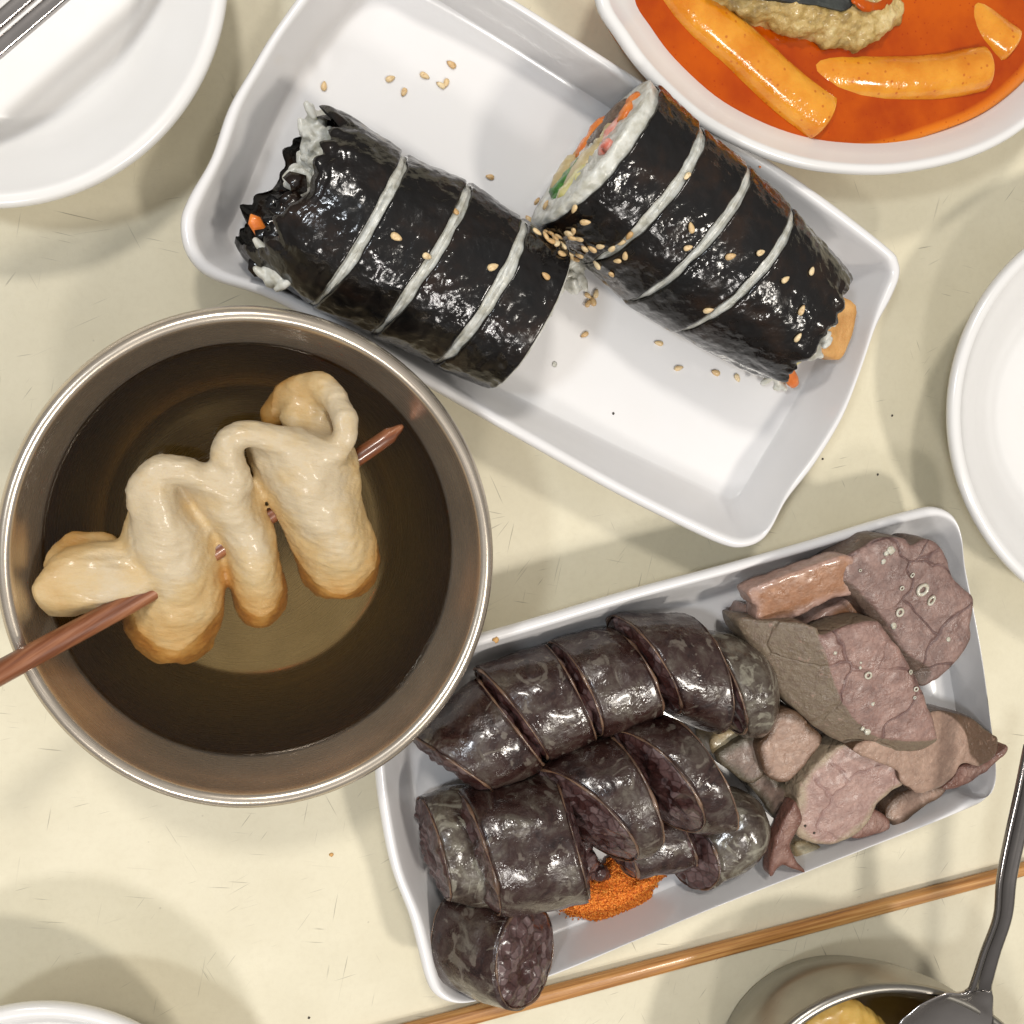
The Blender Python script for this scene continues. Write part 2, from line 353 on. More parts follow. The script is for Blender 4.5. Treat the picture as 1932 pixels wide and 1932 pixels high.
# ------------------------------------------------------------------ plates
def tray(name, rim, flo, zr, zf, mat, label, cat='plate', per=5, lip=.42, group=None):
    """rim, flo: matching photo outlines of the lip and of the flat bottom; zr, zf heights in cm"""
    A = cr([U(x, y, zr) for x, y in rim], per); B = cr([U(x, y, zf) for x, y in flo], per)
    return tray_w(name, A, B, zr, zf, mat, label, cat, lip, group)
def tray_w(name, A, B, zr, zf, mat, label, cat='plate', lip=.42, group=None):
    n = len(A); rings = []
    def ring(fn): rings.append([fn(A[i], B[i]) for i in range(n)])
    def at(t, off, z):      # t along lip->bottom after off cm from the lip
        def f(a, b):
            d = (b - a); d.z = 0; L = d.length; d.normalize(); o = off * .01
            p = a + d * (o + (L - o) * t); p.z = z * .01; return p
        return f
    ring(at(.98, 0, .12)); ring(at(.86, 0, 0)); ring(at(.80, 0, .02)); ring(at(.72, 0, .4))
    ring(at(.35, .1, zr * .55)); ring(at(0, lip * .62, zr - .55)); ring(at(0, lip * .30, zr - .46)); ring(at(0, .03, zr - .33))
    ring(at(0, 0, zr - .2)); ring(at(0, .05, zr - .07)); ring(at(0, .15, zr - .005)); ring(at(0, lip * .62, zr)); ring(at(0, lip * .85, zr - .05))
    ring(at(0, lip, zr - .15)); ring(at(.12, lip, zr - .38))
    H = zr - .38 - zf
    ring(at(.45, lip, zf + H * .52)); ring(at(.7, lip, zf + H * .22)); ring(at(.85, lip, zf + H * .07)); ring(at(.95, lip, zf + H * .015)); ring(at(1, lip, zf)); ring(at(1.0, lip - .3, zf - .0))
    rings.pop()
    cen = sum(B, Vector()) / n
    for s in (.9, .6, .3):
        rings.append([Vector((cen.x + (b.x - cen.x) * s, cen.y + (b.y - cen.y) * s, zf * .01)) for b in B])
    v, f = loft(rings)
    o = mesh(name, v, f, mat, origin=(cen.x, cen.y, 0)); tag(o, label, cat, group); return o

K_RIM = [(340,420),(352,480),(400,526),(520,568),(690,664),(831,743),(976,826),(1158,928),(1303,1001),(1369,1030),(1402,1035),(1434,1025),(1456,1001),(1485,947),(1538,879),(1590,793),(1624,707),(1654,621),(1684,565),(1701,522),(1699,492),(1680,466),(1577,385),(1469,310),(1330,222),(1196,139),(1085,68),(977,0),(830,-88),(750,-128),(690,-138),(630,-100),(585,-40),(514,60),(472,130),(430,204),(398,296),(356,370)]
K_FLO = [(432,435),(440,462),(462,482),(560,530),(720,615),(860,688),(990,753),(1150,832),(1290,898),(1362,932),(1382,938),(1396,928),(1408,910),(1430,872),(1470,805),(1520,715),(1556,640),(1580,580),(1592,548),(1596,530),(1592,515),(1575,500),(1480,440),(1380,365),(1250,270),(1120,185),(1010,115),(905,50),(790,-22),(738,-45),(712,-48),(690,-25),(660,18),(600,90),(560,150),(525,220),(490,300),(450,400)]
tray('serving_plate', K_RIM, K_FLO, 2.7, .55, WHITE, 'long white wavy-ended plate that carries the two seaweed rice rolls')
S_RIM = [(707,1300),(722,1258),(760,1238),(896,1201),(1012,1168),(1194,1114),(1360,1070),(1533,1021),(1650,985),(1738,961),(1772,958),(1800,972),(1814,1005),(1820,1060),(1836,1140),(1853,1236),(1868,1355),(1878,1434),(1877,1478),(1861,1510),(1818,1533),(1659,1593),(1500,1655),(1342,1716),(1200,1775),(1068,1832),(950,1873),(884,1893),(846,1893),(817,1876),(802,1843),(790,1795),(772,1728),(739,1640),(718,1536),(707,1437)]
S_FLO = [(775,1330),(785,1308),(805,1295),(915,1262),(1030,1228),(1205,1172),(1370,1122),(1530,1072),(1640,1038),(1705,1020),(1728,1020),(1742,1035),(1750,1060),(1757,1105),(1772,1170),(1790,1260),(1805,1350),(1812,1415),(1808,1448),(1790,1470),(1755,1487),(1620,1537),(1470,1595),(1320,1652),(1190,1705),(1060,1757),(955,1798),(900,1815),(875,1815),(860,1798),(852,1770),(845,1725),(832,1670),(805,1600),(785,1510),(775,1430)]
tray('serving_plate', S_RIM, S_FLO, 2.6, .55, WHITE, 'white rectangular plate under the dark blood sausage slices and boiled offal')
T_RIM = [(1128,0),(1165,66),(1217,136),(1305,219),(1392,271),(1480,306),(1568,324),(1677,328),(1786,311),(1874,280),(1945,235),(2015,165),(2065,60),(2075,-80),(2010,-230),(1850,-350),(1600,-390),(1350,-350),(1190,-240),(1125,-110)]
tc_ = (1610, -20)
T_FLO = [(tc_[0] + (x - tc_[0]) * .66, tc_[1] + (y - tc_[1]) * .62) for x, y in T_RIM]
tray('oval_dish', T_RIM, T_FLO, 3.6, .7, WHITE_B, 'white oval dish filled with rice cakes in red chili sauce', 'dish', lip=.45)
def round_plate(cx, cy, rpx, zr, zf, label, fl=.6):
    n = 160; A = [U(cx + rpx * math.cos(2 * math.pi * k / n), cy - rpx * math.sin(2 * math.pi * k / n), zr) for k in range(n)]
    c0 = sum(A, Vector()) / n; B = [c0 + (p - c0) * fl for p in A]
    return tray_w('round_plate', A, B, zr, zf, WHITE_B, label, lip=.5)
round_plate(-15, -55, 447, 2.9, .6, 'empty white round plate with steel chopsticks lying over it', .52)
round_plate(2214, 785, 419, 3.2, .7, 'empty white round plate at the right edge beside the wavy-ended plate', .6)
round_plate(85, 2290, 392, 3.6, .7, 'empty white plate peeking in below the steel bowl')

# ------------------------------------------------------------------ lathe bowls
def circle(cx, cy, rx, ry, z, n=160):
    A = [U(cx + rx * math.cos(2 * math.pi * k / n), cy - ry * math.sin(2 * math.pi * k / n), z) for k in range(n)]
    c = sum(A, Vector()) / n; r = sum((p - c).length for p in A) / n
    return c, r, [(p - c) / r for p in A]
def lathe(prof, cen, dirs):
    rings = [[Vector((cen.x + r * d.x, cen.y + r * d.y, z * .01)) for d in dirs] for r, z in prof]
    return loft(rings)
bc, br_, BD = circle(460, 1050, 471, 474, 5.72)
bl, lr_, _d = circle(462, 1027, 398, 388, 4.35)
bb, bbr, _d = circle(461, 999, 282, 278, .5)
print('BOWL', bc, br_, bl, lr_, bb, bbr)
bcen = bc
def big_prof(z):            # inner radius at height z
    pts = [(0.5, bbr * .86), (.6, bbr * .97), (1.0, bbr * 1.05), (2.2, bbr * 1.05 + (lr_ - bbr * 1.05) * .42), (4.35, lr_), (5.65, br_ - .0047)]
    for (z0, r0), (z1, r1) in zip(pts, pts[1:]):
        if z <= z1: return r0 + (r1 - r0) * max(0, (z - z0)) / (z1 - z0)
    return pts[-1][1]
prof = [(bbr * .8, .18), (bbr * .93, .05), (bbr * 1.04, .25)] + [(big_prof(z) + .0012, z - .05) for z in (1.0, 1.6, 2.2, 3.3, 4.35, 5.3)]
prof += [(br_ - .0022, 5.42), (br_ - .0006, 5.5), (br_, 5.68), (br_ - .0005, 5.85), (br_ - .0018, 5.95), (br_ - .0028, 5.97), (br_ - .0039, 5.92), (br_ - .0045, 5.82), (br_ - .0049, 5.64)]
prof += [(big_prof(z) - .0004, z) for z in (5.3, 4.9, 4.35, 3.8, 3.3, 2.7, 2.2, 1.6, 1.2, 1.0, .8, .66, .58)] + [(bbr * .86, .5), (bbr * .5, .5), (bbr * .05, .5)]
v, f = lathe(prof, bcen, BD)
BSTEEL = steel('brushed_steel_bowl', (.68, .60, .50), .25, tuple(bcen)); BSTEEL.node_tree.nodes['Principled BSDF'].inputs['Metallic'].default_value = .85
o = mesh('steel_bowl', v, f, BSTEEL, origin=(bcen.x, bcen.y, 0)); tag(o, 'large round stainless steel bowl with rolled rim holding clear brown broth', 'bowl')
def liquid(name, prof, cen, mats, label, dirs):
    v, f = lathe(prof, cen, dirs); o = mesh(name, v, f, mats, origin=(cen.x, cen.y, prof[-1][1] * .01))
    n = 160; nt = 2 * n      # last ring(s) = the top sheet
    for p in o.data.polygons:
        if p.center.z < -.00035: p.material_index = 1
    return tag(o, label, 'soup')
lp = [(bbr * .8, .56), (big_prof(.62) - .001, .63)] + [(big_prof(z) - .0009, z) for z in (.8, 1.0, 1.6, 2.2, 3.3, 4.2)] + [(lr_ - .0008, 4.37), (lr_ - .0018, 4.352), (lr_ - .0035, 4.345), (lr_ * .5, 4.345)]
liquid('broth', lp, bcen, BROTH, 'clear brown fish broth filling the large steel bowl', BD)

# small bowl at the lower right
sc_, sr, SD = circle(1690, 2162, 309, 309, 4.25)
SS2 = steel('small_bowl_steel', (.40, .38, .34), .34, tuple(sc_))
prof = [(sr * .5, .05), (sr * .70, .02), (sr * .80, .15), (sr * .90, 1.5), (sr * .955, 2.6), (sr * .95, 3.7), (sr * .955, 4.05), (sr - .0008, 4.12), (sr, 4.25), (sr - .0008, 4.37), (sr - .002, 4.42), (sr - .0034, 4.38), (sr - .0042, 4.2),
        (sr * .86, 3.4), (sr * .82, 2.4), (sr * .7, 1.3), (sr * .5, .9), (sr * .2, .8)]
v, f = lathe(prof, sc_, SD); o = mesh('steel_soup_bowl', v, f, SS2, origin=(sc_.x, sc_.y, 0)); tag(o, 'small stainless steel soup bowl with a spoon standing in it', 'bowl')
lp = [(sr * .45, .95), (sr * .68, 1.36), (sr * .80, 2.4), (sr * .84, 3.3), (sr * .843, 3.42), (sr * .83, 3.415), (sr * .4, 3.415)]
liquid('broth', lp, sc_, BROTH, 'brown broth in the small steel bowl under the spoon', SD)

# ------------------------------------------------------------------ blobs (remeshed chains of spheres)
def ico():
    bm = bmesh.new(); bmesh.ops.create_icosphere(bm, subdivisions=2, radius=1)
    v = [x.co.copy() for x in bm.verts]; f = [tuple(a.index for a in p.verts) for p in bm.faces]; bm.free(); return v, f
IV, IF = ico()
def blob(name, chains, mat, voxel, smooth, parent=None, disp=None, attr=None):
    v, f = [], []
    def ball(p, r, zs):
        k = len(v); v.extend([(p.x + q.x * r, p.y + q.y * r, p.z + q.z * r * zs) for q in IV]); f.extend([(a + k, b + k, c + k) for a, b, c in IF])
    for ch, zs in chains:
        for (p0, r0), (p1, r1) in zip(ch, ch[1:]):
            L = (p1 - p0).length; n = max(1, int(L / (min(r0, r1) * .35)))
            for s in range(n + 1):
                t = s / n; ball(p0.lerp(p1, t), r0 + (r1 - r0) * t, zs)
    o = mesh(name, v, f, mat, parent)
    md = o.modifiers.new('r', 'REMESH'); md.mode = 'VOXEL'; md.voxel_size = voxel
    sm = o.modifiers.new('s', 'SMOOTH'); sm.factor = .6; sm.iterations = smooth
    dg = bpy.context.evaluated_depsgraph_get(); me = bpy.data.meshes.new_from_object(o.evaluated_get(dg))
    o.modifiers.clear(); old = o.data; o.data = me; me.name = name; bpy.data.meshes.remove(old)
    org = parent.location if parent else o.location
    if disp:
        nrm = [x.normal.copy() for x in me.vertices]
        for x, nn in zip(me.vertices, nrm): x.co += nn * disp(x.co + org)
    me.polygons.foreach_set('use_smooth', [True] * len(me.polygons))
    if attr:
        a = me.attributes.new(attr[0], 'FLOAT', 'POINT')
        a.data.foreach_set('value', [attr[1](x.co + org) for x in me.vertices])
    me.update(); return o
def ch(zf, pts, cm=True): return [(U(*zf(x, y), z), r * .01) for x, y, z, r in pts]
fk = thing('fish_cake_skewer', U(*z5(800, 900), 4.6), 'pale folded fish cake sheet threaded on a reddish skewer in the steel bowl', 'skewer')
def band(rows, r, arch):
    """sheet of spheres: each row = (y, left x, right x, z) in photo units of the close view"""
    out = []
    for (y0, a0, b0, q0), (y1, a1, b1, q1) in zip(rows, rows[1:]):
        for s_ in range(4):
            t = s_ / 4; y = y0 + (y1 - y0) * t; a_ = a0 + (a1 - a0) * t; b_ = b0 + (b1 - b0) * t; z = q0 + (q1 - q0) * t
            pr = r / .0079; m = max(2, int((b_ - a_ - 2 * pr) / 14)); row = []
            for i in range(m + 1):
                u = i / m; x = a_ + pr + (b_ - a_ - 2 * pr) * u; w_ = 2 * u - 1
                row.append((U(*z5(x, y), z - arch * abs(w_) ** 2.2), r * .01))
            out.append((row, 1.0))
    return out
chains = []
chains += band([(690,515,640,5.9),(760,492,662,5.95),(830,472,702,5.85),(870,460,748,5.75),(900,450,785,5.65),(960,440,800,5.55),(1030,468,812,5.35),(1100,500,826,5.1),(1170,465,830,4.8),(1240,452,822,4.4),(1300,485,795,4.05),(1352,560,715,3.8)], .40, .85)
chains += band([(700,652,840,5.8),(740,672,942,5.75),(790,702,962,5.65),(840,735,985,5.5),(890,785,1008,5.35),(960,818,1022,5.2),(1030,830,1042,5.0),(1100,840,1064,4.6),(1160,852,1062,4.2),(1218,890,1012,3.8)], .36, .75)
chains += band([(560,792,878,6.1),(620,785,900,6.05),(680,800,925,5.95),(735,822,945,5.8)], .32, .15)
chains += band([(560,885,1180,5.95),(600,905,1312,5.95),(660,930,1322,5.9),(720,958,1326,5.8),(790,995,1334,5.65),(860,1035,1358,5.45),(930,1055,1396,5.15),(1000,1078,1414,4.8),(1060,1100,1402,4.3),(1112,1140,1340,3.9)], .40, .9)
chains += band([(965,300,470,5.0),(1010,205,500,5.2),(1060,150,560,5.3),(1110,112,560,5.3),(1150,130,430,5.2),(1192,170,270,5.05)], .27, .12)
chains += band([(918,245,430,4.5),(950,205,440,4.6),(990,175,330,4.75),(1030,150,260,4.9)], .2, .1)
chains += band([(420,1060,1210,4.4),(480,1030,1235,4.55),(540,1060,1225,4.8),(580,1100,1215,5.1)], .4, -.15)
chains += [
 (ch(z5, [(512,800,5.70,.36),(520,745,5.80,.40),(550,698,5.90,.40),(600,665,5.95,.42),(680,674,5.95,.42),(750,710,5.85,.42),(815,745,5.80,.38),(850,760,5.75,.4)]), 1.0),
 (ch(z5, [(828,735,5.80,.33),(820,660,5.90,.31),(825,590,6.00,.33),(872,540,6.00,.38),(940,536,6.00,.40),(1020,568,5.95,.44),(1100,600,5.90,.44),(1180,618,5.85,.42),(1240,605,5.85,.40)]), 1.0),
 (ch(z5, [(1225,612,5.85,.38),(1272,560,5.80,.36),(1272,480,5.80,.38),(1235,410,5.40,.40),(1180,362,5.00,.42),(1110,360,4.60,.42),(1050,400,4.20,.42),(1010,470,3.90,.42)]), 1.0),
]
def brown(p):
    z = p.z * 100
    b = max(0, min(1, (5.85 - z) / 1.75)) ** 1.3 * .95
    q = (p - U(*z5(180, 1090), 4.9)); b = max(b, .62 * max(0, 1 - q.length / .022)); q = p - U(*z5(290, 960), 4.6); b = max(b, .9 * max(0, 1 - q.length / .014))
    return b
def fdisp(p): return .0007 * fb(p, 90) + .00025 * nz(Vector((p.x * .5, p.y * 2.4, p.z * 2.4)), 330)
blob('folded_sheet', chains, FISH, .0008, 20, fk, fdisp, ('brown', brown))
path = [U(-190, 1372, 7.9), U(52, 1241, 6.3), U(300, 1106, 4.95), U(420, 1030, 4.6), U(520, 965, 4.45), U(690, 853, 4.38), U(760, 803, 4.28)]
path = cr(path, 6, False)
rad = [.0034 - .0011 * i / len(path) for i in range(len(path))]; rad[-1] = .0006; rad[-2] = .0012; rad[-3] = .0016
v, f = tube(path, rad, 10); mesh('skewer_stick', v, f, SKEWER, fk)

# ------------------------------------------------------------------ slices (rice roll, sausage)
class Sl:
    def __init__(s, L0, L1, R0, R1, zL, zR, vL, vR):
        a, b = U(*L0, zL), U(*L1, zL); c, d = U(*R0, zR), U(*R1, zR)
        s.c0, s.h0, s.v0 = (a + b) / 2, (a - b) / 2, Vector(vL) * .01
        s.c1, s.h1, s.v1 = (c + d) / 2, (c - d) / 2, Vector(vR) * .01
        s.L = (s.c1 - s.c0).length; s.ax = (s.c1 - s.c0).normalized()
    def pt(s, t, th, k=1.0, ex=2.0):
        c = s.c0.lerp(s.c1, t); h = s.h0.lerp(s.h1, t); v = s.v0.lerp(s.v1, t)
        cs, sn = math.cos(th), math.sin(th); e = 2 / ex
        return c + h * (math.copysign(abs(cs) ** e, cs) * k) + v * (math.copysign(abs(sn) ** e, sn) * k)
def lateral(s, t0, t1, nr, n, k, ex, disp, inner=0.0, taper=None):
    rings = []
    ts = [t0 + (t1 - t0) * i / (nr - 1) for i in range(nr)]
    if inner: rings.append([s.pt(t0, 2 * math.pi * j / n, k - inner, ex) for j in range(n)])
    for i, t in enumerate(ts):
        kk = k * (taper(t) if taper else 1); 
        if i in (0, nr - 1) and inner: kk -= inner * .25
        ring = []
        for j in range(n):
            p = s.pt(t, 2 * math.pi * j / n, kk, ex); c = s.c0.lerp(s.c1, t)
            dr = (p - c); dl = dr.length or 1e-6; ring.append(p + dr / dl * disp(p))
        rings.append(ring)
    if inner: rings.append([s.pt(t1, 2 * math.pi * j / n, k - inner, ex) for j in range(n)])
    return rings
def face_disc(s, t, k, n, ex, depth, dispf, out, rings_n=10):
    """cut face: concentric rings from the rim to the centre, pushed along the axis by noise"""
    rings = []
    for i in range(rings_n + 1):
        q = 1 - i / rings_n
        ring = []
        for j in range(n):
            p = s.pt(t, 2 * math.pi * j / n, k * max(q, .02), ex)
            p = p + s.ax * out * (depth * math.sqrt(max(0, 1 - q * q)) + dispf(p) * min(1, (1 - q) * 6)); ring.append(p)
        rings.append(ring)
    return rings
def body(s, t0, t1, k, ex, disp, dl, dr, n=72, nr=10, fdisp_=None):
    fdisp_ = fdisp_ or disp
    rings = list(reversed(face_disc(s, t0, k, n, ex, dl, fdisp_, -1))) + lateral(s, t0, t1, nr, n, k, ex, disp)[1:-1] + face_disc(s, t1, k, n, ex, dr, fdisp_, 1)
    return loft(rings)

def grain_clump(parent, centre, spread, count, mat=RICE, size=.0030):
    """cooked grains stuck together: short stretched grains fused where they touch"""
    ch_ = []
    for i in range(count):
        p = centre + Vector([max(-1.3, min(1.3, random.gauss(0, .85))) * k for k in spread])
        d = Vector((random.uniform(-1, 1), random.uniform(-1, 1), random.uniform(-.4, .4))).normalized() * .0019
        ch_.append(([(p - d, .00105), (p, .0014), (p + d, .00105)], 1.0))
    core = [(centre - Vector((0, spread[1] * .9, .0015)), min(spread) * 1.25), (centre + Vector((0, spread[1] * .9, -.0015)), min(spread) * 1.25)]
    ch_.append((core, 1.0))
    blob('rice_clump', ch_, mat, .00042, 1, parent, lambda p: .00012 * nz(p, 500))

# rice roll slices -------------------------------------------------
K = []
def kimbap(i, sl, g0, g1, label, ragged0=0, ragged1=0, ex=2.1):
    t = thing('rice_roll_slice', (sl.c0 + sl.c1) / 2 * 1.0, label, 'rice roll', 'slices of seaweed rice roll'); t.location.z = .0056
    L = sl.L; a0, a1 = g0 * .01 / L, g1 * .01 / L
    def dis(p):
        v_ = .0005 * fb(p, 120, i) + .0007 * nz(p, 55, i) + .00022 * nz(p, 420, i) + .00022 * abs(nz(Vector((p.x + p.y * .5, p.y - p.x * .5, p.z)) , 230, i))
        for rg, e in ((ragged0, sl.c0), (ragged1, sl.c1)):
            if rg:
                k_ = max(0, 1 - (p - e).dot(sl.ax) / .014 * (1 if rg is ragged0 and e is sl.c0 else -1)); k_ = min(1, k_)
                a_ = p - e; al = a_.dot(sl.ax); q_ = a_ - sl.ax * al; v_ += k_ * .0013 * (abs(nz(q_ + sl.ax * al * .3, 190, i)) + .5 * nz(q_, 330, i) - .25)
        return v_
    n = 168
    rings = lateral(sl, a0, 1 - a1, 40, n, 1.0, ex, dis, .035)
    for (order, edge) in ((1, g0), (-1, g1)):
        seq = rings if order == 1 else rings[::-1]
        if edge > .1:
            for q in range(6):
                for j in range(n):
                    seq[q][j] = seq[q][j] - sl.ax * order * edge * .01 * .75 * (1 - max(0, math.sin(2 * math.pi * j / n))) * (1 - q / 6)
            for q in range(4):
                for j in range(n):
                    aa = j / n * 14; seq[q][j] = seq[q][j] + sl.ax * order * .0008 * (1 - q / 4) * (nz((aa, i, edge), .9) + .6 * nz((aa, i, 7), 2.6))
    for rag, order in ((ragged0, 1), (ragged1, -1)):
        if rag:
            seq = rings if order == 1 else rings[::-1]
            for q in range(0, 14):
                fal = 1 - q / 14
                for j in range(n):
                    sgn = -1 if order == 1 else 1
                    p = seq[q][j]; a = j / n * 30
                    amt = rag * .01 * fal * (.75 + .6 * nz((a, i, 0), .35) + .5 * nz((a, i, 3), 1.1) + .12 * nz((a, i, 6), 1.9))
                    c = sl.c0 if order == 1 else sl.c1
                    if q < 2: amt += 0
                    seq[q][j] = p + sl.ax * sgn * amt + (c - p) * (.10 * fal ** 2) + Vector((0, 0, .0012 * fal * nz((a, q * .6, i), .9)))
    # crinkle near ragged ends
    v, f = loft(rings, False, False); mesh('seaweed_wrap', v, f, NORI, t)
    rd = lambda p: dis(p) - .0004 + .0003 * fb(p, 300, i + 3)
    fd = lambda p: .0012 * fb(p, 260, i)
    b0 = b1 = 0.0; ov_ = -.0006 / L
    b0, b1 = ((ov_ if i in (2, 3, 4, 6, 7, 8) else 0) if not ragged0 else .14), ((ov_ if i in (1, 2, 3, 5, 6, 7) else 0) if not ragged1 else .14)
    v, f = body(sl, b0, 1 - b1, .966, ex, rd, .0008, .0008, 84, 14, fd); mesh('rice', v, f, RICE, t)
    K.append(t); return t
rz = 2.55; zk = .58 + rz
Lr = [((651,215),(490,512)), ((755,293),(589,579)), ((873,346),(702,632)), ((975,412),(818,688)), ((1062,470),(924,737))]
lean_l = [(.5,-.2),(.2,.0),(.15,.1),(.15,.1),(.0,.0)]
def sl_from(a, b, la, lb, ra=rz, rb=rz): return Sl(a[0], a[1], b[0], b[1], zk, zk, (la[0], la[1], ra), (lb[0], lb[1], rb))
k1 = kimbap(1, sl_from(Lr[0], Lr[1], lean_l[0], lean_l[1], 2.35, rz), 0, .2, 'ragged end slice of the left seaweed roll with rice and carrot poking out', ragged0=.75)
kimbap(2, sl_from(Lr[1], Lr[2], lean_l[1], lean_l[2]), .17, .17, 'second slice of the left seaweed roll, next to its ragged end')
kimbap(3, sl_from(Lr[2], Lr[3], lean_l[2], lean_l[3]), .17, .17, 'third slice of the left seaweed roll, with seeds at both its cuts')
k4 = kimbap(4, sl_from(Lr[3], Lr[4], lean_l[3], lean_l[4]), .2, .06, 'last slice of the left seaweed roll, touching the right roll')
Rr = [((1210,155),(1012,427)), ((1292,239),(1117,497)), ((1381,312),(1192,568)), ((1460,387),(1280,626)), ((1572,500),(1440,716))]
k5 = kimbap(5, Sl(*Rr[0], *Rr[1], zk, zk, (.15,.1,rz), (.3,.1,rz)), .42, .2, 'first slice of the right seaweed roll, its open cut face showing the filling')
kimbap(6, sl_from(Rr[1], Rr[2], (.3,.1), (.25,.15)), .17, .17, 'second slice of the right seaweed roll, beside the one with the open cut face')
kimbap(7, sl_from(Rr[2], Rr[3], (.25,.15), (.2,.1)), .17, .17, 'third slice of the right seaweed roll, next to its tofu end')
k8 = kimbap(8, sl_from(Rr[3], Rr[4], (.2,.1), (-.3,.2), rz, 2.2), .2, 0, 'crumpled end slice of the right seaweed roll with a tofu plank sticking out', ragged1=.6)
# filling on the open face of k5
s5 = Sl(*Rr[0], *Rr[1], zk, zk, (.15, .1, rz), (.3, .1, rz))
def on_face(u, v_): return s5.c0 + s5.h0 * u + s5.v0 * v_
def strip(name, mat, a, b, r, k=6, flat=.5):
    p0, p1 = on_face(*a), on_face(*b); path = []
    for i in range(k + 1):
        t = i / k; p = p0.lerp(p1, t) - s5.ax * .0002 + Vector((random.uniform(-1, 1), random.uniform(-1, 1), random.uniform(-1, 1))) * .0006; path.append(p)
    nrm = s5.h0.cross(s5.v0).normalized()
    r *= 1.35
    v, f = tube(path, [r * .01 * (.55 if i in (0, k) else random.uniform(.85, 1.15)) for i in range(k + 1)], 12, flat, nrm, .35)
    mesh(name, v, f, mat, k5)
strip('carrot_strip', CARROT, (.62, -.35), (.05, -.45), .30)
strip('carrot_strip', CARROT, (.70, .32), (.30, .50), .22)
strip('beef_filling', BEEF, (.66, .10), (.10, .0), .42, 8)
strip('beef_filling', BEEF, (.60, -.08), (.12, -.18), .30, 8)
strip('omelette_strip', PALE, (.10, .25), (-.48, .15), .34)
strip('omelette_strip', PALE, (.10, -.55), (-.40, -.45), .26)
strip('spinach', GREEN, (-.02, -.05), (-.62, -.10), .30, 8)
strip('spinach', GREEN, (-.2, -.2), (-.55, -.25), .22, 8)
strip('pickled_radish', RADISH, (-.25, .40), (-.66, .20), .28)
strip('crab_stick', CRAB, (.0, .72), (-.18, .60), .24)
strip('burdock_strip', TOFU, (.45, -.58), (-.05, -.62), .18)
strip('ham_strip', CRAB, (.50, .28), (.05, .40), .20)
strip('burdock_strip', TOFU, (.72, -.20), (.40, -.40), .18)
strip('omelette_strip', PALE, (.35, .18), (.02, .22), .26)
strip('cucumber_strip', GREEN, (-.45, .05), (-.70, .0), .2)
# rags: loose rice, carrot, plank
def bar(name, parent, a, b, r, mat, flat=.6, k=5, tip=.4, wob=.12):
    path = [a.lerp(b, i / k) for i in range(k + 1)]
    v, f = tube(path, [r * .01 * (1 if i < k else tip) for i in range(k + 1)], 10, flat, Vector((0, 0, 1)), wob); return mesh(name, v, f, mat, parent)
grain_clump(k1, U(598, 262, 2.3), (.0032, .0055, .0028), 34)
grain_clump(k1, U(582, 300, 2.0), (.002, .003, .002), 12)
grain_clump(k1, U(512, 502, 3.6), (.0022, .0042, .002), 14)
grain_clump(k1, U(560, 335, 3.4), (.002, .002, .002), 6)
bar('carrot_strip', k1, U(506, 462, 3.3), U(473, 404, 3.5), .20, CARROT, .5, 5, .1)
def plank(parent, pts, z0, th, mat, name):
    top = cr([U(x, y, z) for x, y, z in pts], 3); nm = Vector((0, 0, -th * .01))
    c = sum(top, Vector()) / len(top)
    rings = [[c.lerp(p, q) + Vector((0, 0, .0004 * fb(p * q, 300))) for p in top] for q in (.02, .4, .8, .96)] + [[p + nm * .12 for p in top], [p + nm for p in top]]
    v, f = loft(rings); return mesh(name, v, f, mat, parent)
plank(k8, [(1555,545,3.3),(1583,556,3.2),(1616,575,3.0),(1612,620,2.9),(1600,655,2.8),(1586,679,2.8),(1560,672,3.0),(1543,660,3.1),(1535,600,3.3)], 3, .8, TOFU, 'fried_tofu_plank')
grain_clump(k8, U(1545, 605, 3.7), (.0022, .0055, .003), 30)
grain_clump(k8, U(1535, 640, 3.4), (.003, .004, .003), 16)
bar('carrot_strip', k8, U(1480, 690, 1.8), U(1500, 726, 1.5), .24, CARROT, .8, 4, .7)
bar('cucumber_strip', k8, U(1500, 675, 2.6), U(1524, 658, 2.6), .14, GREEN, .6, 3, .7)
bar('radish_strip', k8, U(1486, 690, 2.2), U(1512, 678, 2.1), .12, RADISH, .5, 3, .7)
grain_clump(k8, U(1470, 716, 1.3), (.004, .0015, .001), 7)
grain_clump(k4, U(1086, 515, 1.6), (.0028, .0035, .003), 18)
# loose seaweed flakes on the ragged left end
for (x, y, z) in [(560,345,3.9),(540,400,4.0),(525,440,3.9),(515,465,3.8),(555,380,4.1),(505,445,3.5),(548,335,3.3),(522,385,3.2),(512,418,3.3),(498,470,3.4),(535,350,3.3),(530,405,3.4),(492,500,3.1),(545,372,3.6),(520,440,3.7)]:
    p = U(x, y, z); pts = []
    for j in range(9):
        a = j / 9 * 6.283; r = random.uniform(.0015, .0042); pts.append(p + Vector((math.cos(a) * r, math.sin(a) * r, random.uniform(-.002, .002))))
    v = pts + [q - Vector((0, 0, .0003)) for q in pts] + [p, p - Vector((0, 0, .0003))]
    f = [(18, j, (j + 1) % 9) for j in range(9)] + [(19, 9 + (j + 1) % 9, 9 + j) for j in range(9)] + [(j, 9 + j, 9 + (j + 1) % 9, (j + 1) % 9) for j in range(9)]
    mesh('seaweed_flake', v, f, NORI, k1)

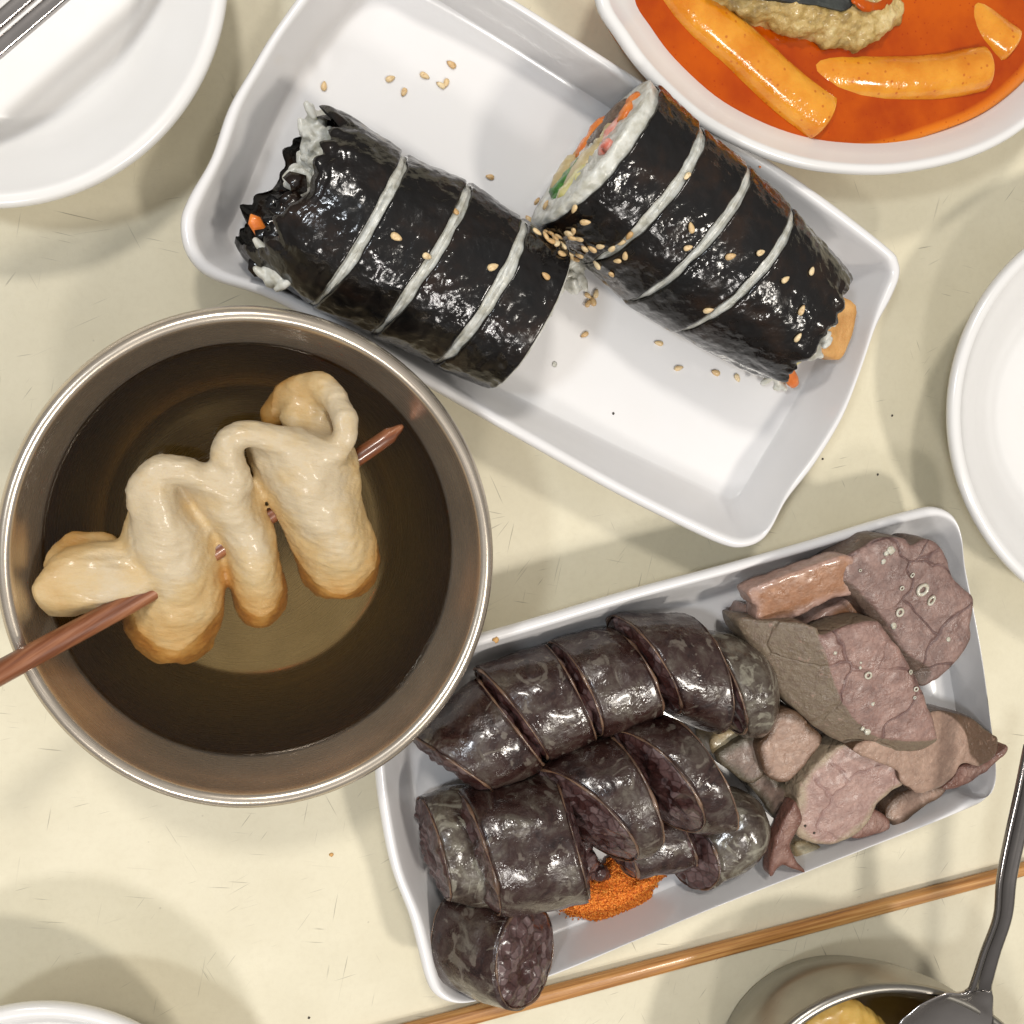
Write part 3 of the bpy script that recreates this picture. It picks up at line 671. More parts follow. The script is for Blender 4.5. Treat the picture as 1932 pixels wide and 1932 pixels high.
# sausage slices ------------------------------------------------------
def sausage(i, L, Rr_, zL, zR, vL, vR, label, r1=1.0, closed1=False, closed0=False):
    a, b = [z6(*q) for q in L]; c, d = [z6(*q) for q in Rr_]
    s = Sl(a, b, c, d, zL, zR, vL, vR)
    t = thing('blood_sausage_slice', (s.c0 + s.c1) / 2, label, 'sausage', 'blood sausage slices'); t.location.z = .0055
    dis = lambda p: .0009 * nz(p, 60, i * 3) + .0005 * fb(p, 150, i)
    def tap(q):
        e = 1 + .035 * math.sin(math.pi * q)
        if closed1: e *= math.sqrt(max(.02, 1 - (max(0, q - .45) / .56) ** 2))
        if closed0: e *= math.sqrt(max(.02, 1 - (max(0, .55 - q) / .56) ** 2))
        return e
    rings = lateral(s, 0, 1, 22, 80, 1.0, 2.15, dis, 0, tap)
    rings = ([] if closed0 else [[s.pt(-.00, 2 * math.pi * j / 80, .94, 2.15) for j in range(80)]]) + rings + ([] if closed1 else [[s.pt(1.0, 2 * math.pi * j / 80, .94, 2.15) for j in range(80)]])
    v, f = loft(rings, closed0, closed1); cas = mesh('casing', v, f, CASING_PALE if i in (5, 6, 9) else CASING, t)
    fd = lambda p: .0016 * fb(p, 170, i) + .0009 * nz(p, 420, i)
    dd = lambda p: .0002 * nz(p, 300)
    for tt, out, cl in ((0, -1, closed0), (1, 1, closed1)):
        if cl: continue
        rg = face_disc(s, tt, .965, 80, 2.15, .0030, fd, out, 14); rg.insert(0, [s.pt(tt - out * -.0 + (-out * .12), 2 * math.pi * j / 80, .93, 2.15) for j in range(80)])
        if out == -1: pass
        v, f = loft(rg, False, True); mesh('filling', v, f, FILL, t)
        ringp = [s.pt(tt, 2 * math.pi * j / 64, .985, 2.15) + s.ax * out * .0006 for j in range(64)]
        rr = .00048; vv = []
        for j, p in enumerate(ringp):
            c_ = s.c0 if tt == 0 else s.c1; rd_ = (p - c_).normalized(); q = .35 + 1.6 * abs(nz(p, 140)); p = p - rd_ * .0004
            for k_ in range(6):
                an = k_ / 6 * 6.283; vv.append(p + rd_ * math.cos(an) * rr * q + s.ax * math.sin(an) * rr * 1.3 * q + rd_ * .0006 * nz(p, 130, 4))
        ff = [(j * 6 + k_, ((j + 1) % 64) * 6 + k_, ((j + 1) % 64) * 6 + (k_ + 1) % 6, j * 6 + (k_ + 1) % 6) for j in range(64) for k_ in range(6)]
        mesh('casing_edge', vv, ff, SKIN, t).parent = cas
    return t
sausage(1, ((190,752),(560,1010)), ((500,505),(795,890)), 2.3, 2.3, (.25,.3,1.7), (0,0,1.7), 'shiny sausage slice half hidden under the steel bowl rim, far left of the upper row')
sausage(2, ((515,440),(815,865)), ((830,340),(1025,775)), 2.3, 2.3, (.2,.1,1.75), (0,0,1.75), 'second sausage slice of the upper row, with a blue glint')
sausage(3, ((885,320),(1045,748)), ((1165,265),(1320,655)), 2.35, 2.35, (.2,.0,1.8), (.1,0,1.8), 'middle sausage slice of the upper row, matt and mottled')
sausage(4, ((1180,195),(1405,655)), ((1500,190),(1585,740)), 2.6, 2.6, (.25,.1,1.95), (.35,0,1.95), 'tall sausage slice of the upper row, tilted so both its cut rims show')
sausage(5, ((1555,260),(1720,745)), ((1900,330),(1880,735)), 2.4, 2.3, (.1,.0,1.8), (0,0,1.7), 'pale marbled sausage end at the right of the upper row, against the lung slice', closed1=True)
sausage(6, ((250,1065),(345,1520)), ((450,1015),(540,1560)), 2.2, 2.2, (.15,0,1.65), (.1,0,1.65), 'greyish sausage slice at the left, tucked behind the big lower-row slice')
sausage(8, ((1100,1120),(1230,1425)), ((1400,1080),(1505,1365)), 1.75, 1.75, (.2,0,1.2), (0,0,1.2), 'small sausage slice lying under two others, beside the orange chili salt')
sausage(9, ((1500,1180),(1545,1488)), ((1760,930),(1930,1260)), 1.9, 2.2, (.5,.3,1.3), (0,0,1.5), 'sausage end with a dark torn cut face, right of the chili salt', closed1=True)
sausage(7, ((430,1035),(575,1590)), ((860,950),(1010,1505)), 2.9, 3.1, (.1,.2,2.1), (-.35,.0,2.1), 'biggest sausage slice, at the front left of the lower row')
sausage(10, ((835,915),(1190,1350)), ((1140,775),(1310,1270)), 3.4, 3.4, (.75,.35,1.75), (.2,.0,1.85), 'sausage slice leaning in the middle of the lower row, pale cut rim uppermost')
sausage(11, ((1200,735),(1480,1215)), ((1430,680),(1650,1195)), 3.6, 3.6, (.75,.25,1.75), (.35,.0,1.8), 'sausage slice at the right of the lower row with a purple cut face')
# the slice tipped on its side at the bottom left
t7c = U(*z12(1025, 955), 3.25)
s = sausage.__globals__
def tipped():
    h = (U(*z12(990, 575), 3.25) - U(*z12(1060, 1335), 3.25)) / 2
    vv = Vector((-1.32, .05, 1.05)) * .01
    nrm = vv.cross(h).normalized(); nrm = nrm if nrm.z > 0 else -nrm
    S_ = Sl.__new__(Sl); S_.c1 = t7c; S_.h1 = h; S_.v1 = vv
    S_.c0 = t7c - nrm * .0255 + Vector((-.0015, 0, .001)); S_.h0 = h * 1.0; S_.v0 = vv * 1.0; S_.L = .0255; S_.ax = nrm
    return S_
_old = Sl
class Tip(Sl):
    def __init__(s_, *a): s_.__dict__.update(tipped().__dict__)
Sl = Tip
sausage(12, ((0,0),(1,1)), ((0,0),(1,1)), 1, 1, (0,0,1), (0,0,1), 'sausage slice tipped over at the bottom left corner with its dark round cut face up')
Sl = _old
# torn scraps near the chili salt
for x, y, r in [(975,1270,.5),(1000,1350,.5),(1030,1370,.35),(1075,1410,.32),(1010,1410,.25),(1240,1390,.3)]:
    o = blob('sausage_scrap', [([(U(*z6(x, y), 1.7 if x < 1020 else 1.2), r * .01), (U(*z6(x + 25, y + 12), 1.5 if x < 1020 else 1.0), r * .008)], 1.0)], FILL, .0007, 2, None, lambda p: .0008 * fb(p, 330))
    tag(o, 'torn scrap of sausage filling at the edge of the orange chili salt', 'scrap', 'sausage filling scraps')

# ------------------------------------------------------------------ offal slabs
from mathutils.geometry import delaunay_2d_cdt
def slab(name, outline, ztop, th, mat, label, cat, tilt=(0, 0), dome=.15, zf=z7, rough=.0007, group=None, side=None):
    """flat cut slice: even triangle sheet on top, torn side wall below"""
    pts = cr([U(*zf(x, y), ztop) for x, y in outline], 7); n = len(pts)
    pts = [p + Vector((.0005 * nz(p, 260), .0005 * nz(p, 260, 7), 0)) for p in pts]
    c = sum(pts, Vector()) / n
    x0 = min(p.x for p in pts); x1 = max(p.x for p in pts); y0 = min(p.y for p in pts); y1 = max(p.y for p in pts)
    def dist(x, y):
        best = 1; ins = False
        for i in range(n):
            a_, b_ = pts[i], pts[(i + 1) % n]
            dx, dy = b_.x - a_.x, b_.y - a_.y; t = max(0, min(1, ((x - a_.x) * dx + (y - a_.y) * dy) / (dx * dx + dy * dy + 1e-15)))
            best = min(best, math.hypot(x - a_.x - dx * t, y - a_.y - dy * t))
            if (a_.y > y) != (b_.y > y) and x < a_.x + dx * (y - a_.y) / dy: ins = not ins
        return best if ins else -best
    st = .0011; P2 = [Vector((p.x, p.y)) for p in pts]; D = [0.0] * n
    yy = y0; row = 0
    while yy < y1:
        xx = x0 + (st / 2 if row % 2 else 0)
        while xx < x1:
            d = dist(xx, yy)
            if d > .0005: P2.append(Vector((xx, yy))); D.append(d)
            xx += st
        yy += st * .87; row += 1
    ov, oe, of, orv, ore, orf = delaunay_2d_cdt(P2, [(i, (i + 1) % n) for i in range(n)], [list(range(n))], 1, 1e-9)
    mp = {}
    for k, src in enumerate(orv):
        for q in src: mp[q] = k
    Dk = [min([D[q] for q in src] or [0]) for src in orv]
    def topz(x, y, d):
        p = Vector((x, y, ztop * .01))
        z = p.z + tilt[0] * (x - c.x) + tilt[1] * (y - c.y) + .0008 * nz(p, 28, ztop) + rough * .35 * fb(p, 210)
        return z + dome * .0015 * min(1, d / .006) - .0004 * (1 - min(1, d / .0010)) ** 2
    v = [Vector((q.x, q.y, topz(q.x, q.y, d))) for q, d in zip(ov, Dk)]
    f = [tuple(t) for t in of]; rim = [max(0, 1 - d / .011) for d in Dk]
    if side:
        edge, slope = side; E = cr([U(*zf(x, y), ztop) for x, y in edge], 6, False)
        for k, p in enumerate(v):       # the part left of the directed edge is the sloping outer flank of the organ
            best = 1; sg = 0
            for a_, b_ in zip(E, E[1:]):
                dx, dy = b_.x - a_.x, b_.y - a_.y; t = max(0, min(1, ((p.x - a_.x) * dx + (p.y - a_.y) * dy) / (dx * dx + dy * dy + 1e-15)))
                d = math.hypot(p.x - a_.x - dx * t, p.y - a_.y - dy * t)
                if d < best: best = d; sg = dx * (p.y - a_.y) - dy * (p.x - a_.x)
            if sg < 0: rim[k] = max(rim[k], min(1.1, .62 + best / .003)); v[k] = Vector((p.x, p.y, p.z - slope * best))
            else: rim[k] = min(rim[k], .62)
    loop = [mp[i] for i in range(n)]; prev = loop
    for dz, k in ((.12, 1.004), (.4, 1.008), (.75, 1.0), (1.0, .97)):
        cur = []
        for i in range(n):
            t0 = v[loop[i]]; cur.append(len(v))
            v.append(Vector((c.x + (t0.x - c.x) * k + .0005 * nz(t0, 300, dz), c.y + (t0.y - c.y) * k + .0005 * nz(t0, 280, 3 + dz), max(.0058, t0.z - dz * th * .01 + .0005 * fb(t0, 300, dz))))); rim.append(1.25)
        f += [(prev[i], cur[i], cur[(i + 1) % n], prev[(i + 1) % n]) for i in range(n)]; prev = cur
    v.append(Vector((c.x, c.y, max(.0058, ztop * .01 - th * .01)))); rim.append(1.2); k = len(v) - 1
    f += [(k, prev[(i + 1) % n], prev[i]) for i in range(n)]
    o = mesh(name, v, f, mat, origin=(c.x, c.y, c.z - th * .01))
    bm = bmesh.new(); bm.from_mesh(o.data); bmesh.ops.recalc_face_normals(bm, faces=bm.faces); bm.to_mesh(o.data); bm.free()
    at_ = o.data.attributes.new('rim', 'FLOAT', 'POINT'); at_.data.foreach_set('value', rim)
    return tag(o, label, cat, group)
slab('liver_slice', [(180,1310),(230,1270),(300,1285),(385,1340),(372,1410),(335,1500),(290,1460),(240,1390)], 2.0, 1.3, LIVER_D, 'dark grey liver slice between the sausages and the pale heart slice', 'offal')
slab('fat_scrap', [(-5,1105),(45,1070),(110,1055),(170,1082),(150,1120),(100,1140),(40,1190),(5,1160)], 1.9, 1.2, FAT, 'cream coloured scrap of fat beside the pale sausage end', 'offal')
slab('liver_chunk', [(30,1195),(90,1140),(150,1098),(200,1090),(250,1110),(240,1180),(245,1270),(180,1312),(110,1265)], 2.3, 1.6, LIVER_D, 'small olive-rimmed liver chunk touching the sausage row', 'offal', (.1, 0))
slab('liver_chunk', [(300,1000),(345,968),(400,962),(460,1020),(525,1095),(490,1170),(400,1290),(330,1312),(272,1270),(238,1160),(270,1090)], 2.9, 1.9, LIVER, 'pink-beige liver chunk with dark side lying under the middle lung slice', 'offal', (.05, .05))
slab('ear_strip', [(158,565),(185,500),(215,480),(250,560),(245,610),(190,612)], 2.0, 1.4, EAR, 'small orange ear stub beside the pale sausage end', 'offal')
slab('ear_strip', [(480,570),(540,500),(610,455),(690,430),(745,500),(700,545),(620,575),(550,590)], 2.6, 1.6, EAR, 'lower brown ear strip squeezed between the two lung slices', 'offal', (0, .1))
slab('ear_strip', [(190,395),(330,325),(480,262),(600,217),(660,240),(650,330),(670,405),(590,430),(500,480),(400,540),(260,560),(235,480),(205,450)], 3.4, .9, EAR, 'wide orange-brown ear strip at the top edge of the offal', 'offal', (.05, .25), .25)
slab('fat_scrap', [(395,1610),(450,1592),(560,1620),(700,1575),(860,1518),(850,1560),(770,1600),(650,1640),(500,1702),(425,1692)], 1.6, .9, FAT, 'wet tan strip of fat along the lower edge under the heart slice', 'offal', (0, 0), .2)
slab('liver_slice', [(830,1462),(870,1390),(930,1345),(990,1330),(1112,1325),(1095,1370),(1000,1430),(890,1528),(862,1500)], 2.0, .7, LIVER, 'thin tan liver sliver sticking out below the brown-tipped liver', 'offal')
slab('heart_slice', [(425,1370),(455,1300),(500,1230),(560,1165),(640,1115),(760,1130),(880,1190),(905,1290),(850,1340),(800,1390),(772,1440),(745,1500),(690,1560),(620,1598),(540,1612),(470,1600),(425,1560),(412,1480)], 3.0, 1.3, KIDNEY, 'oval pink heart slice with two small holes in its pale border', 'offal', (.08, .05))
slab('heart_scrap', [(700,1480),(760,1440),(810,1450),(850,1500),(845,1535),(780,1555),(700,1580),(660,1560)], 2.5, 1.0, GRISTLE, 'dark red ragged scrap at the lower right of the heart slice', 'offal', rough=.0016)
slab('liver_slice', [(640,1120),(800,1060),(950,990),(1060,966),(1150,975),(1250,1010),(1345,1075),(1413,1130),(1388,1200),(1310,1240),(1215,1225),(1160,1290),(1105,1335),(1040,1352),(985,1360),(950,1330),(895,1305),(870,1240),(760,1190)], 3.3, 1.0, LIVER, 'large beige liver slice tapering to a dark brown tip over the plate rim', 'offal', (-.12, .05), side=([(1330,1270),(1240,1190),(1215,1090),(1150,1010),(1060,940)], .15))
slab('liver_edge', [(1412,1135),(1400,1180),(1330,1245),(1250,1300),(1160,1340),(1105,1335),(1160,1280),(1200,1225),(1290,1215),(1350,1190)], 2.7, .8, GRISTLE, 'dark brown folded flap under the tip of the large liver slice', 'offal', rough=.0014)
slab('gristle_strip', [(290,1745),(302,1600),(330,1500),(362,1425),(390,1390),(422,1470),(405,1540),(385,1600),(398,1660),(458,1745),(420,1735),(385,1718),(345,1712),(305,1762)], 3.0, .6, GRISTLE, 'curled pink gristle strip hanging over the lower rim of the plate', 'offal', (0, .15), .35, rough=.0012)
slab('lung_slice', [(600,300),(640,240),(720,190),(800,140),(900,140),(940,172),(1000,146),(1060,165),(1105,240),(1130,320),(1175,370),(1240,430),(1235,560),(1235,640),(1180,740),(1100,820),(1020,865),(960,780),(860,650),(780,530),(690,430),(620,355)], 3.7, 1.7, LUNG, 'upper mauve lung slice in the plate corner with white cartilage rings', 'offal', (.05, .1), .25, side=([(640,330),(720,400),(850,540),(945,690),(1075,775),(1030,880)], .5))
slab('lung_slice', [(215,572),(320,560),(440,555),(495,565),(520,600),(620,562),(760,530),(800,570),(900,690),(945,765),(1000,880),(1055,1000),(1078,1085),(1085,1130),(1020,1178),(900,1190),(760,1178),(630,1125),(540,1060),(400,920),(320,790),(240,650)], 4.1, 1.5, LUNG2, 'middle pink and olive lung slice lying across the pile of offal', 'offal', (.06, .12), .3, side=([(500,540),(515,620),(590,800),(660,960),(780,1075),(920,1110),(1110,1095)], .55))

# ------------------------------------------------------------------ chili salt
def chili():
    pts = [(865,1545),(930,1500),(1000,1470),(1080,1440),(1100,1390),(1130,1340),(1190,1330),(1230,1380),(1280,1410),(1390,1405),(1330,1470),(1300,1540),(1200,1590),(1090,1635),(1000,1615),(930,1600)]
    P = cr([U(*z6(x, y), .6) for x, y in pts], 3); c = sum(P, Vector()) / len(P)
    v = []; f = []
    def cube(p, r):
        k = len(v); q = Matrix.Rotation(random.uniform(0, 3), 3, Vector((random.random(), random.random(), random.random() + .1)).normalized())
        for s_ in ((-1,-1,-1),(1,-1,-1),(1,1,-1),(-1,1,-1),(-1,-1,1),(1,-1,1),(1,1,1),(-1,1,1)): v.append(p + q @ (Vector(s_) * r * random.uniform(.6, 1.1)))
        for a in ((0,3,2,1),(4,5,6,7),(0,1,5,4),(1,2,6,5),(2,3,7,6),(3,0,4,7)): f.append(tuple(x + k for x in a))
    rings = [[c.lerp(p, q) + Vector((0, 0, .0075 * (1 - q) ** .8 + .0002)) for p in P] for q in (.02, .3, .6, .85, .97)]
    vv, ff = loft(rings); v.extend(vv); f.extend(ff)
    for i in range(9000):
        k0 = random.randrange(len(P)); p = P[k0].lerp(P[(k0 + 1) % len(P)], random.random()); q = math.sqrt(random.random()) * random.choice((1, 1, 1, 1.06)); pp = c.lerp(p, q) + Vector((random.gauss(0, .0006), random.gauss(0, .0006), 0))
        cube(pp + Vector((0, 0, .0075 * max(0, 1 - q) ** .8 + random.uniform(.0001, .0009))), random.uniform(.00014, .0004))
    o = mesh('chili_salt', v, f, CHILI, smooth=False); tag(o, 'small heap of orange chili salt beside the sausage slices', 'seasoning', kind='stuff')
chili()

# ------------------------------------------------------------------ rice cakes in sauce
sp_ = [(1176,0),(1226,88),(1296,162),(1392,219),(1480,258),(1550,271),(1655,263),(1743,236),(1830,201),(1896,153),(1945,95),(1985,20),(1990,-80),(1940,-190),(1820,-280),(1600,-315),(1390,-280),(1250,-190),(1180,-90)]
P = cr([U(x, y, 2.5) for x, y in sp_], 8); c = sum(P, Vector()) / len(P); rings = []; thin = []
for q in (.05, .2, .35, .5, .62, .74, .84, .91, .96, 1.0, 1.03, 1.09):
    rings.append([c.lerp(p, q) + Vector((0, 0, .0005 * fb(c.lerp(p, q), 60) * max(0, 1 - q))) for p in P]); thin += [max(0, min(.75, (q - 1.0) / .08))] * len(P)
rings.append([Vector((c.x + (p.x - c.x) * 1.06, c.y + (p.y - c.y) * 1.06, p.z - .009)) for p in P]); thin += [1] * len(P)
rings.append([Vector((c.x + (p.x - c.x) * .55, c.y + (p.y - c.y) * .55, .0075)) for p in P]); thin += [0] * len(P)
v, f = loft(rings); o = mesh('chili_sauce', v, f, SAUCE); a = o.data.attributes.new('thin', 'FLOAT', 'POINT'); a.data.foreach_set('value', thin + [0, 0])
tag(o, 'glossy red-orange chili sauce filling the oval dish', 'sauce')
def cake(pts, r, label):
    path = cr([U(*z4(x, y), z) for x, y, z in pts], 6, False)
    v, f = [], []
    rings = []
    n = len(path)
    rr = [r * .01] * n
    pth = list(path); t0 = (path[1] - path[0]).normalized(); t1 = (path[-1] - path[-2]).normalized()
    pth = [path[0] - t0 * .0012] + pth + [path[-1] + t1 * .0012]; rr = [r * .0078] + rr + [r * .0080]
    v, f = tube(pth, rr, 28, .95, Vector((0, 0, 1)), .03)
    o = mesh('rice_cake', v, f, CAKE); tag(o, label, 'rice cake', 'rice cakes in chili sauce')
cake([(420,-60,2.2),(520,60,2.25),(700,215,2.3),(900,395,2.4),(1055,510,2.45)], .78, 'long straight rice cake pointing down to the sauce edge')
cake([(960,300,1.75),(1150,335,2.0),(1350,345,2.2),(1550,335,2.3),(1745,300,2.4)], .76, 'curved rice cake lying crosswise at the right of the long straight one')
cake([(1680,60,1.9),(1760,130,2.1),(1860,205,2.3)], .66, 'short stubby rice cake at the right edge of the sauce')
cake([(1250,190,1.5),(1380,180,1.62),(1480,195,1.5)], .66, 'rice cake nearly sunk in the sauce behind the curved one')
cake([(1480,-60,1.7),(1640,-40,1.9),(1800,-90,1.8)], .66, 'rice cake at the top edge of the picture, right of the fried roll')
fr = thing('fried_seaweed_roll', U(*z4(960, 20), 3.0), 'battered and fried seaweed roll lying on the chili sauce', 'fried roll')
blob('batter', [(ch(z4, [(600,-50,2.6,.7),(760,-10,2.7,.75),(900,30,2.8,.78),(1050,70,2.7,.8),(1190,110,2.6,.8),(1290,60,2.7,.75)]), .8),
    (ch(z4, [(1080,120,2.5,.5),(1130,150,2.4,.42),(1190,175,2.4,.42)]), .8), (ch(z4, [(1250,130,2.4,.5),(1300,90,2.5,.5),(1350,50,2.6,.45)]), .8),
    (ch(z4, [(700,30,2.5,.4),(800,60,2.5,.42),(930,100,2.4,.42)]), .8), (ch(z4, [(700,-160,2.6,.9),(1300,-100,2.6,.9)]), .8)], BATTER, .0007, 2, fr, lambda p: .0016 * fb(p, 130) + .0009 * fb(p, 360))
plank(fr, [(1340,-30,3.5),(1390,-12,3.52),(1450,-4,3.54),(1500,6,3.5),(1545,10,3.46),(1590,20,3.4),(1612,6,3.38),(1620,-30,3.5),(1500,-60,3.6)], 3, .25, DULL, 'seaweed_sheet')
def drip(): return None
blob('sauce_drip', [(ch(z4, [(1200,0,3.5,.16),(1250,25,3.4,.2),(1310,25,3.25,.18),(1350,-5,3.1,.2)]), .5)], SAUCE, .0006, 3, fr, lambda p: .0006 * fb(p, 200))

# ------------------------------------------------------------------ wooden chopstick, steel chopsticks, spoon
def stick(name, a, b, r0, r1, mat, label, cat, n=4, group=None, ex=4):
    rings = []; t = (b - a).normalized(); s_ = t.cross(Vector((0, 0, 1))).normalized(); u = s_.cross(t)
    for i in range(13):
        q = i / 12; p = a.lerp(b, q); r = r0 + (r1 - r0) * q; ring = []
        if i in (0, 12): r *= .75
        for k_ in range(20):
            an = 2 * math.pi * k_ / 20; c_, s2 = math.cos(an), math.sin(an); e = 2 / ex
            ring.append(p + s_ * math.copysign(abs(c_) ** e, c_) * r + u * math.copysign(abs(s2) ** e, s2) * r * .8)
        rings.append(ring)
    v, f = loft(rings); return tag(mesh(name, v, f, mat), label, cat, group)
a = U(560, 2003, .28); b = U(2080, 1600, .24)
stick('wooden_chopstick', a, b, .0031, .0025, CHOP, 'brown wooden chopstick lying on the table below the sausage plate', 'chopstick')
CH2 = steel('polished_steel', (.50, .47, .45), .13)
stick('steel_chopstick', U(-260, 262, 3.25), U(330, -245, 3.25), .0019, .0019, CH2, 'upper of two steel chopsticks on the round plate in the top left corner', 'chopstick', group='steel chopsticks')
stick('steel_chopstick', U(-240, 295, 3.25), U(350, -207, 3.25), .0019, .0019, CH2, 'lower of two steel chopsticks on the round plate in the top left corner', 'chopstick', group='steel chopsticks')

CH3 = steel('dark_reflection_steel', (.30, .28, .27), .16)  # spoon handle steel: mirrored dark surroundings put into the base colour
def spoon():
    t = thing('spoon', U(1850, 1860, 4.5), 'long-handled steel spoon with its head resting in the small bowl', 'spoon')
    # handle: centre line and half widths
    pts = [(1995,-420,6.4,.0042,0), (1935,-120,6.2,.0043,0), (1880,130,6.0,.0044,0), (1825,400,5.8,.0042,0), (1800,640,5.6,.0040,0), (1725,860,5.25,.0044,0), (1675,1030,4.98,.0048,0), (1655,1090,4.85,.0056,.1),
           (1625,1140,4.72,.0095,.5), (1570,1205,4.58,.0150,1), (1500,1290,4.42,.0195,1), (1420,1400,4.3,.0215,1), (1330,1520,4.3,.0205,1), (1240,1640,4.42,.0150,1), (1200,1700,4.5,.0080,1), (1180,1730,4.54,.0015,1)]
    P = cr([U(*z8(x, y), z) for x, y, z, w_, d_ in pts], 6, False); W = cr([Vector((w_, d_, 0)) for x, y, z, w_, d_ in pts], 6, False)
    rings = []
    for i, p in enumerate(P):
        a_ = P[max(i - 1, 0)]; b_ = P[min(i + 1, len(P) - 1)]; tg = (b_ - a_).normalized(); sd = tg.cross(Vector((0, 0, 1))).normalized(); up = sd.cross(tg)
        w_ = max(.0004, W[i].x); k_ = max(0, min(1, W[i].y)); th = .0011
        prof = [(-1, 0), (-.92, .75), (-.75, 1), (-.6, .95), (-.45, .35), (0, .3), (.45, .35), (.6, .95), (.75, 1), (.92, .75), (1, 0), (.9, -.8), (.5, -1), (0, -1), (-.5, -1), (-.9, -.8)]
        ring = []
        for x, y in prof:
            yh = (.45 if y > 0 else (-.45 if y < 0 else 0)); yy = y * (1 - k_) + yh * k_
            ring.append(p + sd * x * w_ + up * (yy * th - k_ * .0048 * (w_ / .0215) * (1 - x * x)))
        rings.append(ring)
    cut = 43
    v, f = loft(rings[:cut + 1]); mesh('handle', v, f, CH3, t)
    v, f = loft(rings[cut:]); mesh('spoon_head', v, f, CH2, t)
spoon()
o = blob('fish_cake_piece', [([(U(1545, 1950, 3.2), .011), (U(1590, 1935, 3.35), .012), (U(1630, 1960, 3.3), .011)], .6), ([(U(1560, 2010, 3.0), .014), (U(1620, 2010, 3.0), .014)], .6)], YOLK, .0008, 4, None, lambda p: .0008 * fb(p, 90))
tag(o, 'yellow piece of food floating in the small steel bowl', 'fish cake')

# ------------------------------------------------------------------ small things dropped onto the surfaces by ray
bpy.context.view_layer.update(); dg = bpy.context.evaluated_depsgraph_get()
def hit(px, py):
    d = (ROT @ Vector((px - 966, 966 - py, -F))).normalized()
    ok, loc, nrm, idx, ob, mt = scn.ray_cast(dg, CAM, d)
    return loc, (nrm if nrm.dot(d) < 0 else -nrm), ob
spots = []
G = {
 'plate_top': ([z11(x, y) for x, y in [(630,352),(900,322),(955,377),(1040,310),(1105,348),(1127,340),(1148,264)]], 'sesame seed scattered on the bare upper part of the wavy-ended plate'),
 'plate_mid': ([z11(1305, 722)], 'lone sesame seed on the plate just above the left roll'),
 'left_roll': ([z2(x, y) for x, y in [(1128,748),(825,880),(982,975),(1325,1035),(1598,1082)]], 'sesame seed sitting on the left seaweed roll'),
 'right_roll': ([z3(x, y) for x, y in [(850,598),(870,842),(855,936),(1057,976),(1198,960),(1316,1088),(954,1230),(1376,1360),(1440,1048),(1394,1232)]], 'single sesame seed on the right seaweed roll away from the cluster'),
 'cluster': ([z3(x, y) for x, y in [(372,805),(320,750),(95,803),(150,722),(190,737),(130,870),(168,888),(182,855),(215,865),(244,875),(218,900),(198,917),(225,932),(255,912),(258,936),(296,862),(316,852),(310,880),(340,885),(252,972),(300,953),(318,972),(345,962),(338,982),(298,985),(368,930),(408,930),(445,922)]], 'sesame seed in the dense cluster where the two rolls meet'),
 'trail': ([z3(x, y) for x, y in [(495,935),(542,905),(577,875),(560,970),(523,995),(428,1015),(495,1058)]], 'sesame seed trailing off the cluster across the first cut of the right roll'),
 'pile': ([z3(x, y) for x, y in [(378,1165),(415,1155),(402,1192),(376,1202)]], 'sesame seed in the tiny pile on the plate between the rolls'),
 'plate_low': ([z3(x, y) for x, y in [(362,1350),(715,1390),(810,1508),(985,1530),(1088,1555)]], 'sesame seed on the plate below the right seaweed roll'),
}
sv = []
for q in IV:
    x = q.x; wd = .00098 * (1 - .32 * (x + .2)) ; sv.append(Vector((x * .00165, q.y * wd, q.z * .0006 * (1 - .25 * x))))
sm = bpy.data.meshes.new('sesame_seed'); sm.from_pydata([tuple(a) for a in sv], [], IF); sm.materials.append(SEED); sm.polygons.foreach_set('use_smooth', [True] * len(sm.polygons))
LB = {
 'plate_top': ['dark brown sesame seed alone at the far left of the bare plate', 'upright sesame seed second from left on the bare plate', 'slanted sesame seed lowest in the bare upper plate group', 'sesame seed with a split hull in the middle of the upper plate', 'left seed of the touching pair of sesame seeds on the upper plate', 'right seed of the touching pair of sesame seeds on the upper plate', 'uppermost sesame seed on the bare upper plate'],
 'plate_mid': ['lone upright sesame seed on the plate just above the left roll'],
 'left_roll': ['sesame seed lying across the top of the second rice stripe of the left roll', 'sesame seed on the black wrap of the second slice of the left roll', 'sesame seed halfway down the second rice stripe of the left roll', 'big pale sesame seed beside the third rice stripe of the left roll', 'sesame seed on the black wrap of the last slice of the left roll'],
 'right_roll': ['uppermost sesame seed on the second slice of the right roll', 'sesame seed on the second slice, just above the second rice stripe of the right roll', 'sesame seed on the left edge of the second rice stripe of the right roll', 'sesame seed in the middle of the third slice of the right roll', 'sesame seed on the left edge of the third rice stripe of the right roll', 'sesame seed in the middle of the crumpled end slice of the right roll', 'lower sesame seed on the third slice of the right roll, near its bottom', 'lowest sesame seed on the crumpled end slice, beside the exposed rice', 'sesame seed near the upper edge of the crumpled end slice', 'half hidden sesame seed in a crease of the end slice by the rice'],
 'plate_low': ['sesame seed on the plate below the tiny seed pile', 'sesame seed on the plate below the second slice of the right roll', 'sesame seed on the plate below the third slice of the right roll', 'sesame seed left of the last one under the crumpled end slice', 'sesame seed touching the bottom of the crumpled end slice'],
}
hits = [(k_, p, hit(*p)) for k_, (ps, lb) in G.items() for p in ps]
cnt = {}
